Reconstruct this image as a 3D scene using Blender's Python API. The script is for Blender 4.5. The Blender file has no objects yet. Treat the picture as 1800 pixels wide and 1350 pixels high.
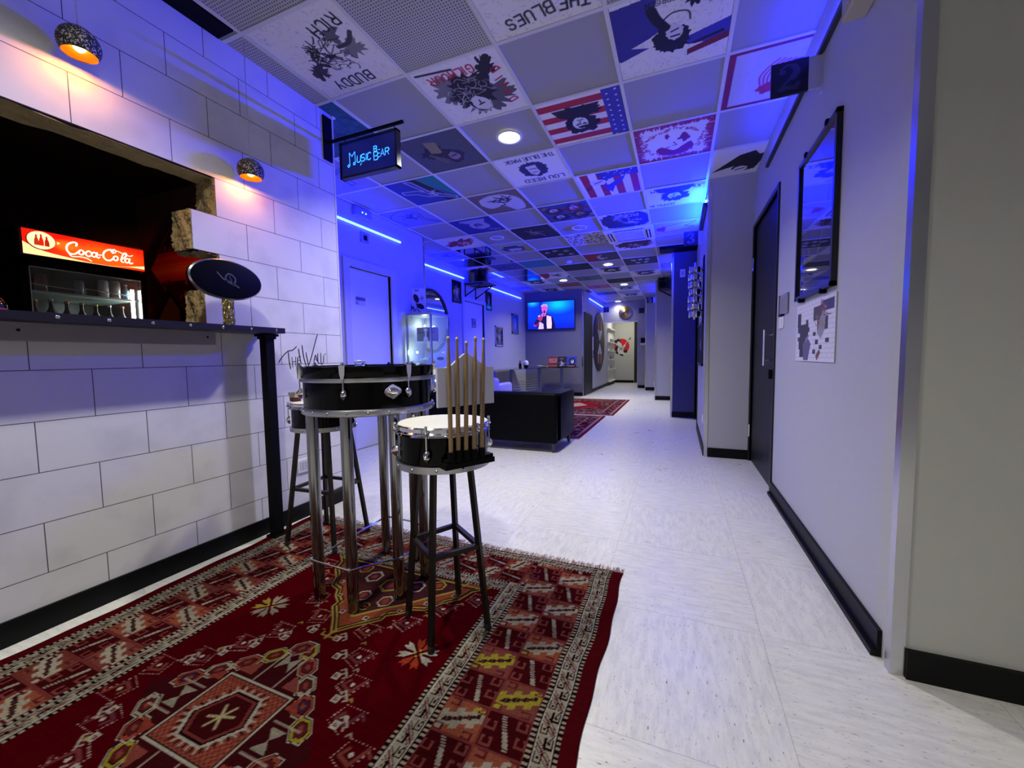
import bpy, bmesh, math, random
import numpy as np
from mathutils import Vector, Matrix
rnd = random.Random(7)
O = 1.05                      # camera height above the floor
SC = bpy.context.scene
COL = SC.collection

# ------------------------------------------------------------------ camera
yaw, pitch, roll = -0.391683, -0.066821, -0.0136217
fw = Vector((math.sin(yaw)*math.cos(pitch), math.cos(yaw)*math.cos(pitch), math.sin(pitch)))
r0 = Vector((math.cos(yaw), -math.sin(yaw), 0)); u0 = r0.cross(fw)
rt = math.cos(roll)*r0 + math.sin(roll)*u0
up = -math.sin(roll)*r0 + math.cos(roll)*u0
cam = bpy.data.cameras.new('camera'); camo = bpy.data.objects.new('camera', cam); COL.objects.link(camo)
cam.sensor_fit = 'HORIZONTAL'; cam.sensor_width = 36; cam.lens = 707.4/1800*36; cam.clip_start = 0.02; cam.clip_end = 60
camo.matrix_world = Matrix(((rt.x, up.x, -fw.x, 0), (rt.y, up.y, -fw.y, 0), (rt.z, up.z, -fw.z, O), (0, 0, 0, 1)))
SC.camera = camo
SC.view_settings.view_transform = 'Standard'; SC.view_settings.look = 'None'
SC.view_settings.gamma = 1; SC.view_settings.use_curve_mapping = False
SC.view_settings.exposure = 0.0

# ------------------------------------------------------------------ world + light levels
w = bpy.data.worlds.new('world'); SC.world = w; w.use_nodes = True
w.node_tree.nodes['Background'].inputs[0].default_value = (0.05, 0.05, 0.09, 1)
w.node_tree.nodes['Background'].inputs[1].default_value = 0.4
E_DOWN = 22.7      # watts of each lit ceiling spot
E_LED = 60.0       # radiance of the bare blue led tubes
E_LED_RAIL = 115.0  # up-facing strip on the near rail
E_LED_RIGHT = 5000.0
E_CASE = 2.2       # display case bulbs
LIT = [(-1.26, 0.64), (-1.26, -1.76), (1.1, -1.3), (-1.25, 3.04), (-1.25, 7.88), (-2.44, 9.06), (-1.24, 10.23), (-1.8, 13.32)]
for k, (x, y) in enumerate(LIT):
    l = bpy.data.lights.new('downlight_lamp', 'AREA'); l.energy = E_DOWN * (1, 1.2, 1.1, 1.9, 1.2, 1.0, .9, .2)[k]
    l.color = (1.0, 0.985, 0.86); l.shape = 'DISK'; l.size = 0.15; l.spread = math.radians(136)
    o = bpy.data.objects.new('downlight_lamp', l); COL.objects.link(o); o.location = (x, y, 2.745)

# ------------------------------------------------------------------ materials
def lin(c):
    if isinstance(c, str): c = [int(c[i:i+2], 16)/255 for i in (0, 2, 4)]
    return tuple((x/12.92 if x <= 0.04045 else ((x+0.055)/1.055)**2.4) for x in c[:3])
MC = {}
def M(name, col=None, rough=0.5, metal=0.0, emit=None, es=1.0, alpha=None, trans=0.0, coat=0.0, bump=None, spec=None, ior=None, noise=None):
    if name in MC: return MC[name]
    m = bpy.data.materials.new(name); m.use_nodes = True; nt = m.node_tree
    b = nt.nodes['Principled BSDF']
    c = lin(col) if col is not None else (0.5, 0.5, 0.5)
    b.inputs['Base Color'].default_value = (*c, 1)
    b.inputs['Roughness'].default_value = rough; b.inputs['Metallic'].default_value = metal
    if trans: b.inputs['Transmission Weight'].default_value = trans
    if ior: b.inputs['IOR'].default_value = ior
    if coat: b.inputs['Coat Weight'].default_value = coat
    if spec is not None: b.inputs['Specular IOR Level'].default_value = spec
    if alpha is not None: b.inputs['Alpha'].default_value = alpha
    if emit is not None:
        b.inputs['Emission Color'].default_value = (*emit, 1); b.inputs['Emission Strength'].default_value = es
    if noise:   # scale, amount : mottled base colour (the stuff's own variation)
        tc = nt.nodes.new('ShaderNodeTexCoord'); n = nt.nodes.new('ShaderNodeTexNoise'); n.inputs['Scale'].default_value = noise[0]; n.inputs['Detail'].default_value = 5
        nt.links.new(tc.outputs['Object'], n.inputs['Vector'])
        mx = nt.nodes.new('ShaderNodeMix'); mx.data_type = 'RGBA'
        mx.inputs[6].default_value = (*[v*(1-noise[1]) for v in c], 1); mx.inputs[7].default_value = (*[min(1, v*(1+noise[1])) for v in c], 1)
        nt.links.new(n.outputs['Fac'], mx.inputs[0]); nt.links.new(mx.outputs[2], b.inputs['Base Color'])
    if bump:
        tc = nt.nodes.new('ShaderNodeTexCoord'); n = nt.nodes.new('ShaderNodeTexNoise'); n.inputs['Scale'].default_value = bump[0]; n.inputs['Detail'].default_value = 4
        nt.links.new(tc.outputs['Object'], n.inputs['Vector'])
        bp = nt.nodes.new('ShaderNodeBump'); bp.inputs['Strength'].default_value = bump[1]; bp.inputs['Distance'].default_value = bump[2]
        nt.links.new(n.outputs['Fac'], bp.inputs['Height']); nt.links.new(bp.outputs['Normal'], b.inputs['Normal'])
    MC[name] = m; return m
def MV(name, rough=0.7, emit=0.0, metal=0.0, bump=None, coat=0.0, spec=0.5):
    """material reading the painted pattern from vertex colours"""
    if name in MC: return MC[name]
    m = M(name, 'ffffff', rough, metal, coat=coat, bump=bump, spec=spec); nt = m.node_tree; b = nt.nodes['Principled BSDF']
    a = nt.nodes.new('ShaderNodeAttribute'); a.attribute_name = 'Col'
    nt.links.new(a.outputs['Color'], b.inputs['Base Color'])
    if emit:
        nt.links.new(a.outputs['Color'], b.inputs['Emission Color']); b.inputs['Emission Strength'].default_value = emit
        b.inputs['Base Color'].default_value = (0, 0, 0, 1)
    return m
wall_paint = M('grey_vinyl_wall', 'aeaeb3', 0.55, bump=(260, 0.12, 0.002), noise=(3, 0.03))
wall_dark = M('dark_grey_paint', '6c6c74', 0.6, bump=(200, 0.1, 0.002))
wall_navy = M('slate_blue_paint', '41435f', 0.6, bump=(200, 0.1, 0.002))
wall_far = M('pale_grey_paint', 'b9b8ae', 0.6)
base_m = M('black_rubber', '050507', 0.5, spec=0.2)
alu = M('brushed_aluminium', 'c9c9cc', 0.24, 1.0)
chrome = M('chrome', 'dcdce0', 0.08, 1.0)
steel_leg = M('polished_steel_tube', '8c8b8e', 0.14, 1.0)
band_m = M('satin_aluminium_band', 'b4b4b8', 0.3, 1.0, noise=(30, 0.15))
blackgloss = M('black_lacquer', '030304', 0.1, spec=0.13)
blackmat = M('black_matt', '050506', 0.6, spec=0.1)
darkiron = M('dark_brown_iron', '2a2420', 0.42, 0.75, noise=(40, 0.3))
white_m = M('white_lacquer', 'd8d8dc', 0.4)
doorw = M('white_door_laminate', 'c9c9d2', 0.38)
doord = M('dark_door_laminate', '121318', 0.45, spec=.25, noise=(8, 0.15))
glass = M('clear_glass', 'f4fffb', 0.02, trans=1.0, ior=1.12)
mirror_m = M('mirror_silver', 'd4d6dc', 0.02, 1.0)
mtile = M('mirror_tile', 'b4b4bc', 0.05, 1.0)
LEDC = (0.009, 0.018, 1.0)
led_m = M('blue_led', '101020', 0.5, emit=LEDC, es=E_LED)
led_rail_m = M('blue_led_strip', '101020', 0.5, emit=LEDC, es=E_LED_RAIL)
led_right_m = M('bright_blue_led', '101020', 0.5, emit=(0.0005, 0.005, 1.0), es=E_LED_RIGHT)
lamp_m = M('lamp_diffuser', 'ffffff', 0.5, emit=(1, 0.93, 0.78), es=9)
leather = M('black_leather', '040406', 0.45, spec=0.08, bump=(60, 0.15, 0.003))
stone = M('broken_tan_stone', 'a08a62', 0.85, bump=(22, 1.0, 0.02), noise=(14, 0.35))
wood = M('hickory_wood', '8c7250', 0.42, noise=(30, 0.18))
grid_m = M('ceiling_grid_enamel', 'c4c4cc', 0.35)
canvas_m = MV('painted_surface', 0.75)
gloss_print = MV('glossy_print', 0.15)
rug_m = MV('woven_wool', 1.0, bump=(420, 0.6, 0.004), spec=0.0)

# ------------------------------------------------------------------ object helpers
def put(name, me, mat=None, parent=None, smooth=False):
    if mat is not None and not me.materials: me.materials.append(mat)
    o = bpy.data.objects.new(name, me); COL.objects.link(o)
    if parent is not None: o.parent = parent
    if smooth:
        for p in me.polygons: p.use_smooth = True
    return o
def tag(o, label, cat, group=None):
    o['label'] = label; o['category'] = cat
    if group: o['group'] = group
    return o
def thing(name, label, cat, loc=(0, 0, 0), rz=0, group=None):
    o = bpy.data.objects.new(name, None); COL.objects.link(o); o.location = loc; o.rotation_euler = (0, 0, rz)
    o.empty_display_size = 0.1
    return tag(o, label, cat, group)
class B:
    """collects shapes into one bmesh"""
    def __init__(s): s.b = bmesh.new()
    def box(s, x0, y0, z0, x1, y1, z1, mat=None, bev=0):
        r = bmesh.ops.create_cube(s.b, size=1); vs = r['verts']
        for v in vs: v.co = Vector(((x0+x1)/2 + v.co.x*(x1-x0), (y0+y1)/2 + v.co.y*(y1-y0), (z0+z1)/2 + v.co.z*(z1-z0)))
        if bev:
            es = list({e for v in vs for e in v.link_edges}); bmesh.ops.bevel(s.b, geom=es, offset=bev, segments=3, affect='EDGES', profile=0.5)
        elif mat is not None: bmesh.ops.transform(s.b, matrix=mat, verts=vs)
        return s
    def lathe(s, prof, n=48, c=(0, 0, 0), axis='Z', caps=True):
        rings = []
        for (r, z) in prof:
            ring = []
            for i in range(n):
                a = 2*math.pi*i/n; p = (r*math.cos(a), r*math.sin(a), z)
                if axis == 'X': p = (z, r*math.cos(a), r*math.sin(a))
                if axis == 'Y': p = (r*math.cos(a), z, r*math.sin(a))
                ring.append(s.b.verts.new((c[0]+p[0], c[1]+p[1], c[2]+p[2])))
            rings.append(ring)
        for a, b in zip(rings, rings[1:]):
            for i in range(n): s.b.faces.new((a[i], a[(i+1) % n], b[(i+1) % n], b[i]))
        if caps:
            for ring in (rings[0], rings[-1]):
                try: s.b.faces.new(ring)
                except ValueError: pass
        return s
    def tube(s, pts, r, n=10, sq=False, closed=False):
        pts = [Vector(p) for p in pts]; k = 4 if sq else n; rings = []
        m = len(pts)
        for i, p in enumerate(pts):
            a = pts[i-1] if (i > 0 or closed) else p; b = pts[(i+1) % m] if (i < m-1 or closed) else p
            d = (b-a).normalized(); ref = Vector((0, 0, 1)) if abs(d.z) < 0.9 else Vector((1, 0, 0))
            e1 = d.cross(ref).normalized(); e2 = d.cross(e1)
            rr = r[i] if isinstance(r, (list, tuple)) else r
            rings.append([s.b.verts.new(p + rr*(1.414 if sq else 1)*(math.cos(2*math.pi*(j+0.5)/k)*e1 + math.sin(2*math.pi*(j+0.5)/k)*e2)) for j in range(k)])
        prs = list(zip(rings, rings[1:])) + ([(rings[-1], rings[0])] if closed else [])
        for a, b in prs:
            for j in range(k): s.b.faces.new((a[j], a[(j+1) % k], b[(j+1) % k], b[j]))
        if not closed: s.b.faces.new(rings[0]); s.b.faces.new(rings[-1])
        return s
    def prism(s, poly, ex, ey, en, org, t):
        """extrude a 2-d outline: org + u*ex + v*ey, thickness t along en"""
        ex, ey, en, org = Vector(ex), Vector(ey), Vector(en), Vector(org)
        lo = [s.b.verts.new(org + ex*u + ey*v) for u, v in poly]; hi = [s.b.verts.new(org + ex*u + ey*v + en*t) for u, v in poly]
        s.b.faces.new(lo); s.b.faces.new(hi)
        n = len(poly)
        for i in range(n): s.b.faces.new((lo[i], lo[(i+1) % n], hi[(i+1) % n], hi[i]))
        return s
    def sph(s, c, r, sc=(1, 1, 1), n=16):
        q = bmesh.ops.create_uvsphere(s.b, u_segments=n, v_segments=max(6, n//2), radius=r)
        for v in q['verts']: v.co = Vector((c[0]+v.co.x*sc[0], c[1]+v.co.y*sc[1], c[2]+v.co.z*sc[2]))
        return s
    def out(s, name, mat, parent=None, smooth=False, sharp=35):
        bmesh.ops.recalc_face_normals(s.b, faces=s.b.faces)
        if smooth:
            for e in s.b.edges:
                if len(e.link_faces) == 2 and e.calc_face_angle(0) > math.radians(sharp): e.smooth = False
        me = bpy.data.meshes.new(name); s.b.to_mesh(me); s.b.free()
        return put(name, me, mat, parent, smooth)
def struct(b, name, mat, smooth=False):
    o = b.out(name, mat, None, smooth); o['kind'] = 'structure'; return o
def copytree(o, parent=None):
    c = o.copy(); COL.objects.link(c); c.parent = parent
    for ch in list(o.children): copytree(ch, c)
    return c

# ------------------------------------------------------------------ painted canvases
FONT = {'A': '002640 1232', 'B': '00063645443303 3342413000', 'C': '4536160501103041', 'D': '0006264442 4442200 0'.replace(' 0', '0'),
 'E': '46060040 0333', 'F': '460600 0333', 'G': '453616050110304143 4323', 'H': '0600 4640 0343', 'I': '1610', 'J': '4641301001', 'K': '0600 460340',
 'L': '060040', 'M': '0006234640', 'N': '00064046', 'O': '16050110304145361600'[:-2], 'P': '00063645443303', 'R': '00063645443303 2340',
 'S': '453616050413334241301001', 'T': '0646 2620', 'U': '060110304146', 'V': '062046', 'W': '0610233046', 'X': '0046 0640', 'Y': '0623 4620',
 'Z': '06460040', '-': '1333', '.': '2021', "'": '2624', ' ': '',
 '1': '142620', '2': '05163645440040', '3': '051636454433134342413010 01', '5': '460603334241301001', '6': '4536160501103041423304', '7': '064620'}
FONT['D'] = '000626454120 2000'; FONT['3'] = '0516364544331333424130 3010 1001'
def glyph(ch):
    s = FONT.get(ch, '')
    return [[(int(p[i]), int(p[i+1])) for i in range(0, len(p)-1, 2)] for p in s.split() if len(p) > 3]
class Cv:
    def __init__(s, w, h, W, H, bg, x0=0.0, y0=0.0):
        s.w, s.h, s.W, s.H = w, h, W, H
        s.a = np.empty((h, w, 3)); s.a[:] = s.c(bg)
        s.X, s.Y = np.meshgrid(x0+(np.arange(w)+0.5)/w*W, y0+(np.arange(h)+0.5)/h*H)
        s.rs = np.random.RandomState(w*31+h)
        s.x0, s.y0 = x0, y0
    def c(s, col):
        if isinstance(col, str): return np.array([int(col[i:i+2], 16)/255 for i in (0, 2, 4)])
        return np.array(col, float)
    def win(s, xa, xb, ya, yb):
        i0 = max(0, int((xa-s.x0)/s.W*s.w)-1); i1 = min(s.w, int((xb-s.x0)/s.W*s.w)+2)
        j0 = max(0, int((ya-s.y0)/s.H*s.h)-1); j1 = min(s.h, int((yb-s.y0)/s.H*s.h)+2)
        return (slice(j0, j1), slice(i0, i1)) if i1 > i0 and j1 > j0 else None
    def mix(s, k, m, col, al=1.0):
        if k is None: return
        m = (m*al)[..., None]; s.a[k] = s.a[k]*(1-m) + s.c(col)*m
    def poly(s, pts, col, al=1.0):
        xs = [p[0] for p in pts]; ys = [p[1] for p in pts]; k = s.win(min(xs), max(xs), min(ys), max(ys))
        if k is None: return s
        X, Y = s.X[k], s.Y[k]; ins = np.zeros(X.shape, bool); n = len(pts)
        for i in range(n):
            xa, ya = pts[i]; xb, yb = pts[(i+1) % n]
            if ya == yb: continue
            c = ((ya > Y) != (yb > Y)) & (X < (xb-xa)*(Y-ya)/(yb-ya)+xa); ins ^= c
        s.mix(k, ins.astype(float), col, al); return s
    def rect(s, xa, ya, xb, yb, col, al=1.0): return s.poly([(xa, ya), (xb, ya), (xb, yb), (xa, yb)], col, al)
    def line(s, pts, wd, col, al=1.0):
        xs = [p[0] for p in pts]; ys = [p[1] for p in pts]; px = s.W/s.w
        k = s.win(min(xs)-wd, max(xs)+wd, min(ys)-wd, max(ys)+wd)
        if k is None: return s
        X, Y = s.X[k], s.Y[k]; d = np.full(X.shape, 1e9)
        for (xa, ya), (xb, yb) in zip(pts, pts[1:]):
            dx, dy = xb-xa, yb-ya; L = dx*dx+dy*dy+1e-12
            t = np.clip(((X-xa)*dx+(Y-ya)*dy)/L, 0, 1); d = np.minimum(d, np.hypot(X-xa-t*dx, Y-ya-t*dy))
        s.mix(k, np.clip((wd/2-d)/px+0.5, 0, 1), col, al); return s
    def ell(s, cx, cy, rx, ry, col, al=1.0, rot=0, soft=0):
        R = max(rx, ry)*(1+soft); k = s.win(cx-R, cx+R, cy-R, cy+R)
        if k is None: return s
        X, Y = s.X[k]-cx, s.Y[k]-cy; c, q = math.cos(rot), math.sin(rot)
        d = np.hypot((X*c+Y*q)/rx, (-X*q+Y*c)/ry)
        m = np.clip((1-d)/soft+0.5, 0, 1) if soft else (d < 1).astype(float)
        s.mix(k, m, col, al); return s
    def text(s, t, x, y, h, col, wd=None, ang=0, sp=0.78, jit=0.0, slant=0.0):
        wd = wd or h*0.11; c, q = math.cos(ang), math.sin(ang); cx = 0
        for ch in t:
            hh = h*(1+jit*(rnd.random()-0.5))
            dy = h*jit*0.6*(rnd.random()-0.5)
            for pl in glyph(ch):
                P = []
                for (a, b) in pl:
                    u = cx + (a/7.6+slant*b/6)*hh; v = b/6*hh+dy
                    P.append((x+u*c-v*q, y+u*q+v*c))
                s.line(P, wd, col)
            cx += h*sp*(0.5 if ch in 'I ' else 1)
        return s
    def blob(s, cx, cy, rx, ry, col, jag=0.15, n=40, al=1.0, seed=1, rot=0):
        r = random.Random(seed); P = []
        for i in range(n):
            a = 2*math.pi*i/n; k = 1+jag*(r.random()*2-1); x, y = rx*k*math.cos(a), ry*k*math.sin(a)
            P.append((cx+x*math.cos(rot)-y*math.sin(rot), cy+x*math.sin(rot)+y*math.cos(rot)))
        return s.poly(P, col, al)
    def grain(s, am=0.05, k=1):
        n = s.rs.rand(s.h//k+1, s.w//k+1); n = np.kron(n, np.ones((k, k)))[:s.h, :s.w]
        s.a *= (1+am*(n-0.5)*2)[..., None]; return s
    def flecks(s, n=300, col='5c5a66', L=0.012):
        r = random.Random(3)
        for _ in range(n):
            x, y, a = s.x0+r.random()*s.W, s.y0+r.random()*s.H, r.random()*6.28; l = L*(0.4+r.random())
            s.line([(x, y), (x+l*math.cos(a), y+l*math.sin(a))], 0.0016, col, 0.8)
        return s
    def face(s, cx, cy, R, hair, skin='cfcfd8', seed=1, beard=False, shoulders=True, jag=0.16):
        """brush portrait: hair mass, pale face, ink features"""
        r = random.Random(seed)
        if shoulders: s.poly([(cx-R*1.5, cy-R*2.0), (cx-R*1.1, cy-R*1.0), (cx-R*.3, cy-R*.7), (cx+R*.4, cy-R*.7), (cx+R*1.2, cy-R*1.1), (cx+R*1.6, cy-R*2.0)], hair, 0.9)
        s.blob(cx, cy, R*1.15, R*1.1, hair, jag, 46, seed=seed)
        s.blob(cx+R*.05, cy-R*.12, R*.52, R*.68, skin, 0.06, 24, seed=seed+1)
        s.blob(cx-R*.2, cy+R*.35, R*.5, R*.2, hair, 0.3, 20, seed=seed+4)
        for k in (-1, 1):
            s.line([(cx+k*R*.36, cy+R*.06), (cx+k*R*.1, cy+R*.02)], R*.09, hair); s.ell(cx+k*R*.22, cy-R*.07, R*.08, R*.05, hair)
        s.line([(cx+R*.03, cy+R*.0), (cx+R*.1, cy-R*.3), (cx-R*.02, cy-R*.32)], R*.06, hair)
        s.line([(cx-R*.17, cy-R*.5), (cx, cy-R*.46), (cx+R*.18, cy-R*.51)], R*.08, hair)
        if beard: s.blob(cx, cy-R*.68, R*.45, R*.28, hair, 0.25, 20, seed=seed+2)
        return s
    def scribble(s, cx, cy, R, n, col, wd, seed=1):
        r = random.Random(seed)
        for _ in range(n):
            a, q = r.random()*6.28, R*r.random(); x, y = cx+q*math.cos(a), cy+q*math.sin(a); P = [(x, y)]; t = r.random()*6.28
            for _ in range(5): t += r.uniform(-.9, .9); x += R*.16*math.cos(t); y += R*.16*math.sin(t); P.append((x, y))
            s.line(P, wd, col)
        return s
    def mesh(s, name, org, ex, ey, thick=0.0, side=None, warp=None):
        """grid mesh on org+u*ex+v*ey (ex, ey span the whole picture); optional solid back of given thickness"""
        org, ex, ey = np.array(org, float), np.array(ex, float), np.array(ey, float)
        U, V = np.meshgrid(np.linspace(0, 1, s.w), np.linspace(0, 1, s.h))
        P = org + U[..., None]*ex + V[..., None]*ey
        if warp: P = warp(P)
        P = P.reshape(-1, 3); n = s.w*s.h
        idx = np.arange(n).reshape(s.h, s.w)
        F = np.stack([idx[:-1, :-1], idx[:-1, 1:], idx[1:, 1:], idx[1:, :-1]], -1).reshape(-1, 4)
        C = np.clip(s.a, 0, 1).reshape(-1, 3)
        if thick:
            nn = np.cross(ex, ey); nn = nn/np.linalg.norm(nn)
            ring = np.concatenate([idx[0, :], idx[1:, -1], idx[-1, -2::-1], idx[-2:0:-1, 0]])
            bk = P[ring] - nn*thick; m = len(ring); fr = P[ring]
            P = np.concatenate([P, fr, bk]); bi = n+m+np.arange(m); fi = n+np.arange(m)
            side_f = np.stack([fi, bi, np.roll(bi, -1), np.roll(fi, -1)], -1)
            cbk = [n+m+0, n+m+s.w-1, n+m+s.w-1+s.h-1, n+m+2*(s.w-1)+s.h-1]
            F = np.concatenate([F, side_f, [cbk[::-1]]])
            sc = s.c(side or 'c8c8cc'); C = np.concatenate([C, np.tile(sc, (2*m, 1))])
        me = bpy.data.meshes.new(name)
        me.vertices.add(len(P)); me.vertices.foreach_set('co', P.ravel())
        me.loops.add(len(F)*4); me.loops.foreach_set('vertex_index', F.ravel().astype(np.int32))
        me.polygons.add(len(F)); me.polygons.foreach_set('loop_start', np.arange(0, len(F)*4, 4, dtype=np.int32))
        me.update(calc_edges=True); me.validate()
        L = np.where(C <= 0.04045, C/12.92, ((C+0.055)/1.055)**2.4)
        at = me.color_attributes.new('Col', 'FLOAT_COLOR', 'POINT')
        at.data.foreach_set('color', np.concatenate([L, np.ones((len(L), 1))], 1).ravel())
        return me
def curve_pts(P, n=6):
    """Catmull-Rom smoothing of a stroke"""
    P = [P[0]]+list(P)+[P[-1]]; out = []
    for i in range(1, len(P)-2):
        for k in range(n):
            t = k/n; a, b, c, d = P[i-1], P[i], P[i+1], P[i+2]
            out.append(tuple(0.5*((2*b[j])+(-a[j]+c[j])*t+(2*a[j]-5*b[j]+4*c[j]-d[j])*t*t+(-a[j]+3*b[j]-3*c[j]+d[j])*t**3) for j in (0, 1)))
    out.append(P[-2]); return out
def ribbons(strokes, name, mat, org, ex, ey, en, wd, t=0.0015, parent=None):
    """flat brush strokes as thin raised strips"""
    b = B(); org, ex, ey, en = Vector(org), Vector(ex), Vector(ey), Vector(en)
    for st in strokes:
        st = list(st); ww = wd
        if st and isinstance(st[0], float): ww = st[0]; st = st[1:]
        L, R = [], []
        for i, (u, v) in enumerate(st):
            a = st[max(0, i-1)]; c = st[min(len(st)-1, i+1)]; dx, dy = c[0]-a[0], c[1]-a[1]; l = math.hypot(dx, dy) or 1
            k = ww/2*(0.55 if i in (0, len(st)-1) else 1); nx, ny = -dy/l*k, dx/l*k
            L.append((u+nx, v+ny)); R.append((u-nx, v-ny))
        for i in range(len(st)-1):
            b.prism([L[i], L[i+1], R[i+1], R[i]], ex, ey, en, org, t)
    return b.out(name, mat, parent)
def tstrokes(t, h, sp=0.78, slant=0.0, x=0, y=0):
    out = []; cx = x
    for ch in t:
        for pl in glyph(ch): out.append([(cx+(a/6+slant*b/6)*h, y+b/6*h) for a, b in pl])
        cx += h*sp*(0.5 if ch in 'I ' else 1)
    return out

# ================================================================== SETTING
def block_wall_material():
    m = M('white_block_wall', 'cfcdd2', 0.7); nt = m.node_tree; b = nt.nodes['Principled BSDF']; N = nt.nodes.new; L = nt.links.new
    tc = N('ShaderNodeTexCoord'); sp = N('ShaderNodeSeparateXYZ'); cb = N('ShaderNodeCombineXYZ'); L(tc.outputs['Object'], sp.inputs[0])
    a = N('ShaderNodeMath'); a.operation = 'ADD'; a.inputs[1].default_value = -0.90+0.355*10; L(sp.outputs['Y'], a.inputs[0]); L(a.outputs[0], cb.inputs['X'])
    c = N('ShaderNodeMath'); c.operation = 'ADD'; c.inputs[1].default_value = -1.024+0.2005*10; L(sp.outputs['Z'], c.inputs[0]); L(c.outputs[0], cb.inputs['Y'])
    br = N('ShaderNodeTexBrick'); L(cb.outputs[0], br.inputs['Vector']); br.offset = 0.5; br.offset_frequency = 2
    br.inputs['Scale'].default_value = 1; br.inputs['Mortar Size'].default_value = 0.0018; br.inputs['Mortar Smooth'].default_value = 0.25
    br.inputs['Brick Width'].default_value = 0.355; br.inputs['Row Height'].default_value = 0.2005
    n = N('ShaderNodeTexNoise'); n.inputs['Scale'].default_value = 4.5; n.inputs['Detail'].default_value = 6; L(tc.outputs['Object'], n.inputs['Vector'])
    r = N('ShaderNodeValToRGB'); r.color_ramp.elements[0].position = 0.33; r.color_ramp.elements[0].color = (*lin('c3c1c7'), 1); r.color_ramp.elements[1].position = 0.5; r.color_ramp.elements[1].color = (*lin('cfcdd2'), 1)
    L(n.outputs['Fac'], r.inputs[0]); L(r.outputs[0], br.inputs['Color1']); L(r.outputs[0], br.inputs['Color2']); br.inputs['Mortar'].default_value = (*lin('4a4856'), 1)
    L(br.outputs['Color'], b.inputs['Base Color'])
    bp = N('ShaderNodeBump'); bp.inputs['Strength'].default_value = 0.5; bp.inputs['Distance'].default_value = 0.004; bp.invert = True
    L(br.outputs['Fac'], bp.inputs['Height']); L(bp.outputs[0], b.inputs['Normal'])
    return m
def floor_material():
    m = M('white_vinyl_tile', 'd0cec9', 0.3); nt = m.node_tree; b = nt.nodes['Principled BSDF']; N = nt.nodes.new; L = nt.links.new
    def mth(op, a, v=None, c=None):
        x = N('ShaderNodeMath'); x.operation = op
        for i, q in enumerate((a, v, c)):
            if q is None: continue
            if isinstance(q, (int, float)): x.inputs[i].default_value = q
            else: L(q, x.inputs[i])
        return x.outputs[0]
    tc = N('ShaderNodeTexCoord'); sp = N('ShaderNodeSeparateXYZ'); L(tc.outputs['Object'], sp.inputs[0])
    T = 0.6
    X = mth('DIVIDE', mth('ADD', sp.outputs['X'], 0.30+6), T); Y = mth('DIVIDE', mth('ADD', sp.outputs['Y'], -1.68+6), T)
    fx, fy = mth('FRACT', X), mth('FRACT', Y)
    ch = mth('MODULO', mth('ADD', mth('FLOOR', X), mth('FLOOR', Y)), 2.0)
    ch = mth('GREATER_THAN', ch, 0.5)
    def streak(sx, sy, sc):
        cb = N('ShaderNodeCombineXYZ'); L(mth('MULTIPLY', sp.outputs['X'], sx), cb.inputs[0]); L(mth('MULTIPLY', sp.outputs['Y'], sy), cb.inputs[1])
        n = N('ShaderNodeTexNoise'); n.inputs['Scale'].default_value = sc; n.inputs['Detail'].default_value = 3; n.inputs['Roughness'].default_value = 0.65; L(cb.outputs[0], n.inputs['Vector']); return n.outputs['Fac']
    def sel(a, c):
        x = N('ShaderNodeMix'); L(ch, x.inputs[0]); L(a, x.inputs[2]); L(c, x.inputs[3]); return x.outputs[0]
    fl = sel(streak(1, 4.2, 42), streak(4.2, 1, 42)); bd = sel(streak(1, 5, 9), streak(5, 1, 9))
    r = N('ShaderNodeValToRGB'); e = r.color_ramp.elements; e[0].position = 0.285; e[0].color = (*lin('5a595f'), 1); e[1].position = 0.375; e[1].color = (1, 1, 1, 1); L(fl, r.inputs[0])
    r2 = N('ShaderNodeValToRGB'); e = r2.color_ramp.elements; e[0].position = 0.35; e[0].color = (*lin('c7c6c2'), 1); e[1].position = 0.6; e[1].color = (*lin('d8d6d0'), 1); L(bd, r2.inputs[0])
    mx = N('ShaderNodeMix'); mx.data_type = 'RGBA'; mx.blend_type = 'MULTIPLY'; mx.inputs[0].default_value = 1; L(r2.outputs[0], mx.inputs[6]); L(r.outputs[0], mx.inputs[7])
    s = mth('MINIMUM', mth('MINIMUM', fx, mth('SUBTRACT', 1.0, fx)), mth('MINIMUM', fy, mth('SUBTRACT', 1.0, fy)))
    seam = mth('LESS_THAN', s, 0.0022)
    m2 = N('ShaderNodeMix'); m2.data_type = 'RGBA'; L(mth('MULTIPLY', seam, 0.38), m2.inputs[0]); L(mx.outputs[2], m2.inputs[6]); m2.inputs[7].default_value = (*lin('6e6d72'), 1)
    L(m2.outputs[2], b.inputs['Base Color'])
    rr = N('ShaderNodeMapRange'); L(streak(1, 1, 5), rr.inputs[0]); rr.inputs[3].default_value = 0.2; rr.inputs[4].default_value = 0.42; L(rr.outputs[0], b.inputs['Roughness'])
    return m
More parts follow.
